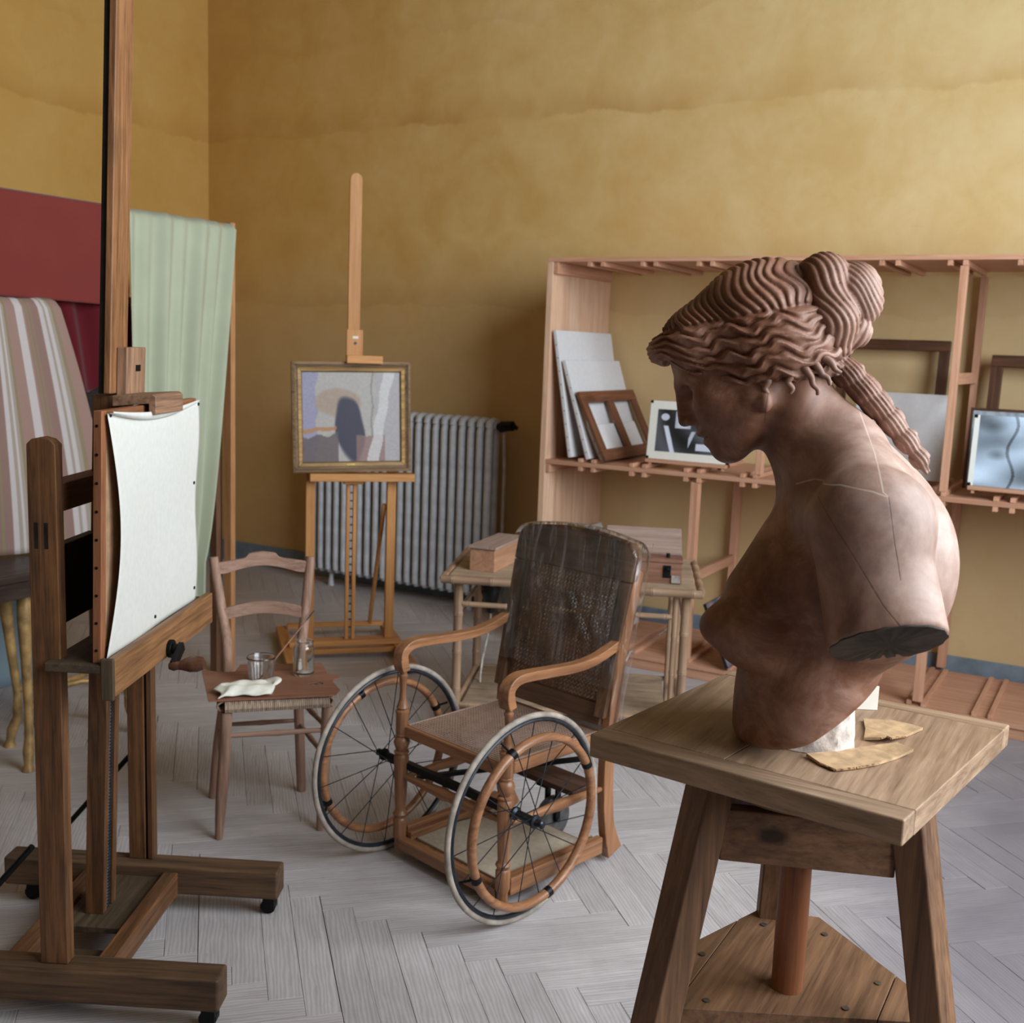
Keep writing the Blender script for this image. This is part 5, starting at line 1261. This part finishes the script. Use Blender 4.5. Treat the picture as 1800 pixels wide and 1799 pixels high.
def braid_field(F):
    K = F.cap; P = [(.005, 0, .592, .020), (-.022, 0, .570, .0205), (-.050, 0, .543, .0195), (-.078, 0, .513, .0175), (-.105, 0, .483, .0145), (-.128, 0, .454, .011), (-.137, 0, .438, .006)]
    v = None
    for p, q_ in zip(P[:-1], P[1:]):
        k = K(p[:3], q_[:3], p[3], q_[3]); v = k if v is None else smin(v, k, .006)
    s = F.a*.66 + F.z*.75
    return v - .0042*(carve(2*PI*(s/.034 + np.arctan2(F.b, (F.a*.75 - F.z*.66 + .44))/(2*PI)), .7) - .5) - .0012*np.sin(900*(F.a*.75-F.z*.66) + 300*F.b)
Fr = Field((-.165, -.04, .42), (.04, .04, .63), .0018)
V, Q = surface_nets(braid_field(Fr), Fr.org, .0018)
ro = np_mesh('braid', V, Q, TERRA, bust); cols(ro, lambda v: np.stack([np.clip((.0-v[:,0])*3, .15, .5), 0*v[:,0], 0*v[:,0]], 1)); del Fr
# loose curls on the sides of the neck
CURLS = [[(.070, .082, .582), (.064, .087, .572), (.068, .087, .562), (.061, .085, .553), (.064, .083, .546)], [(.050, .082, .588), (.042, .085, .578), (.036, .083, .570), (.033, .083, .560), (.026, .081, .553), (.025, .079, .545)],
         [(.036, .078, .592), (.028, .081, .585), (.021, .078, .575), (.013, .077, .570), (.009, .075, .560)], [(.020, .070, .598), (.010, .072, .592), (.004, .069, .583), (-.005, .066, .578)], [(.100, .085, .572), (.096, .087, .562), (.100, .086, .552), (.095, .084, .544)]]
for P in CURLS:
    for sg in (1, -1):
        R = sm([(x, y*sg, z) for x, y, z in P], 6); n_ = len(R)
        o = MB().tube(R, [lerp(.0068, .0028, k/(n_-1)) for k in range(n_)], 10).build('curl', TERRA, bust, smooth=True)
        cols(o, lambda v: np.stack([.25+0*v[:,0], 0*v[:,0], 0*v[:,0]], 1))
# plaster lump propping the bust
pl_ = thing('plaster_lump', 'rough white plaster lump propping the bust on the stand top', 'plaster block', (-.406, 1.694, 1.0505), BROT)
def b2(px, py): dx, dy = px+.406, py-1.694; a = math.radians(BROT); return (dx*math.cos(a)+dy*math.sin(a), -dx*math.sin(a)+dy*math.cos(a))
base = [b2(-.444, 1.622), b2(-.382, 1.634), b2(-.350, 1.652), b2(-.333, 1.690), b2(-.350, 1.742), b2(-.385, 1.80), b2(-.42, 1.80), b2(-.452, 1.72)]
def capz(a): return max(.004, -.004 + (.058-a)*.821 - .006)
cen = (sum(p[0] for p in base)/8, sum(p[1] for p in base)/8)
V = []; K = 9; nb = 40
def bp_(t):
    i = int(t*8) % 8; f_ = t*8-int(t*8); return (lerp(base[i][0], base[(i+1) % 8][0], f_), lerp(base[i][1], base[(i+1) % 8][1], f_))
for k in range(K):
    for i in range(nb):
        p = bp_(i/nb); s_ = 1 - .10*k/(K-1) + .012*math.sin(i*2.3+k*1.7) + .008*math.sin(i*5.1-k*2.9)
        x, y = cen[0]+(p[0]-cen[0])*s_, cen[1]+(p[1]-cen[1])*s_
        V.append((x, y, capz(x)*k/(K-1)))
V.append((cen[0], cen[1], capz(cen[0])))
Fc = [tuple(range(nb-1, -1, -1))] + [(k*nb+i, k*nb+(i+1) % nb, (k+1)*nb+(i+1) % nb, (k+1)*nb+i) for k in range(K-1) for i in range(nb)] + [((K-1)*nb+i, (K-1)*nb+(i+1) % nb, K*nb) for i in range(nb)]
MB().add(V, Fc).build('plaster_body', PLASTERB, pl_, smooth=True)
def card(name, pts, label, z0, fl):
    t = thing(name, label, 'cardboard', (pts[0][0], pts[0][1], z0)); P = [(x-pts[0][0], y-pts[0][1]) for x, y in pts]
    V = [(x, y, fl(k)) for k, (x, y) in enumerate(P)]; n = len(P); V2 = [(x, y, z+.0042) for x, y, z in V]
    MB().add(V+V2, [tuple(range(n-1, -1, -1)), tuple(range(n, 2*n))] + [(i, (i+1) % n, n+(i+1) % n, n+i) for i in range(n)]).build('corrugated_sheet', CARD, t, tri=True)
    m = MB()
    for i in range(n):
        a, b = Vector(V[i]), Vector(V[(i+1) % n])
        if i in (1, 2, 3): m.tube([a.lerp(b, .02) + Vector((0,0,.0021)), a.lerp(b, .98) + Vector((0,0,.0021))], .0020, 6)
    m.build('torn_edge', flat('torn_kraft', (150,116,80), .9, 0, .3, 200), t)
card('cardboard_piece', [(-.387,1.612),(-.362,1.592),(-.336,1.579),(-.312,1.606),(-.290,1.639),(-.268,1.688),(-.251,1.718),(-.278,1.735),(-.318,1.705),(-.338,1.676)], 'torn cardboard piece at the front of the stand top, below the plaster', 1.0502, lambda k: .0005 + (.006 if k in (6, 7) else .002 if k in (0,) else 0))
card('cardboard_piece', [(-.330,1.742),(-.305,1.742),(-.299,1.757),(-.291,1.752),(-.276,1.796),(-.259,1.850),(-.282,1.857),(-.310,1.860),(-.352,1.838),(-.338,1.79)], 'second torn cardboard piece behind, right of the plaster lump', 1.0502, lambda k: .0005 + (.006 if k in (1, 2, 3) else 0))
wcard = thing('white_card', 'small white card standing on the stand behind the plaster', 'card', (-.376, 1.896, 1.0502), 28)
MB().box(0, .036, 0, .003, 0, .042).build('card_face', PAPER, wcard); MB().beam((.018, .0035, .03), (.018, .03, .001), .014, .0015, (0,1,0)).build('card_foot', CARD, wcard)
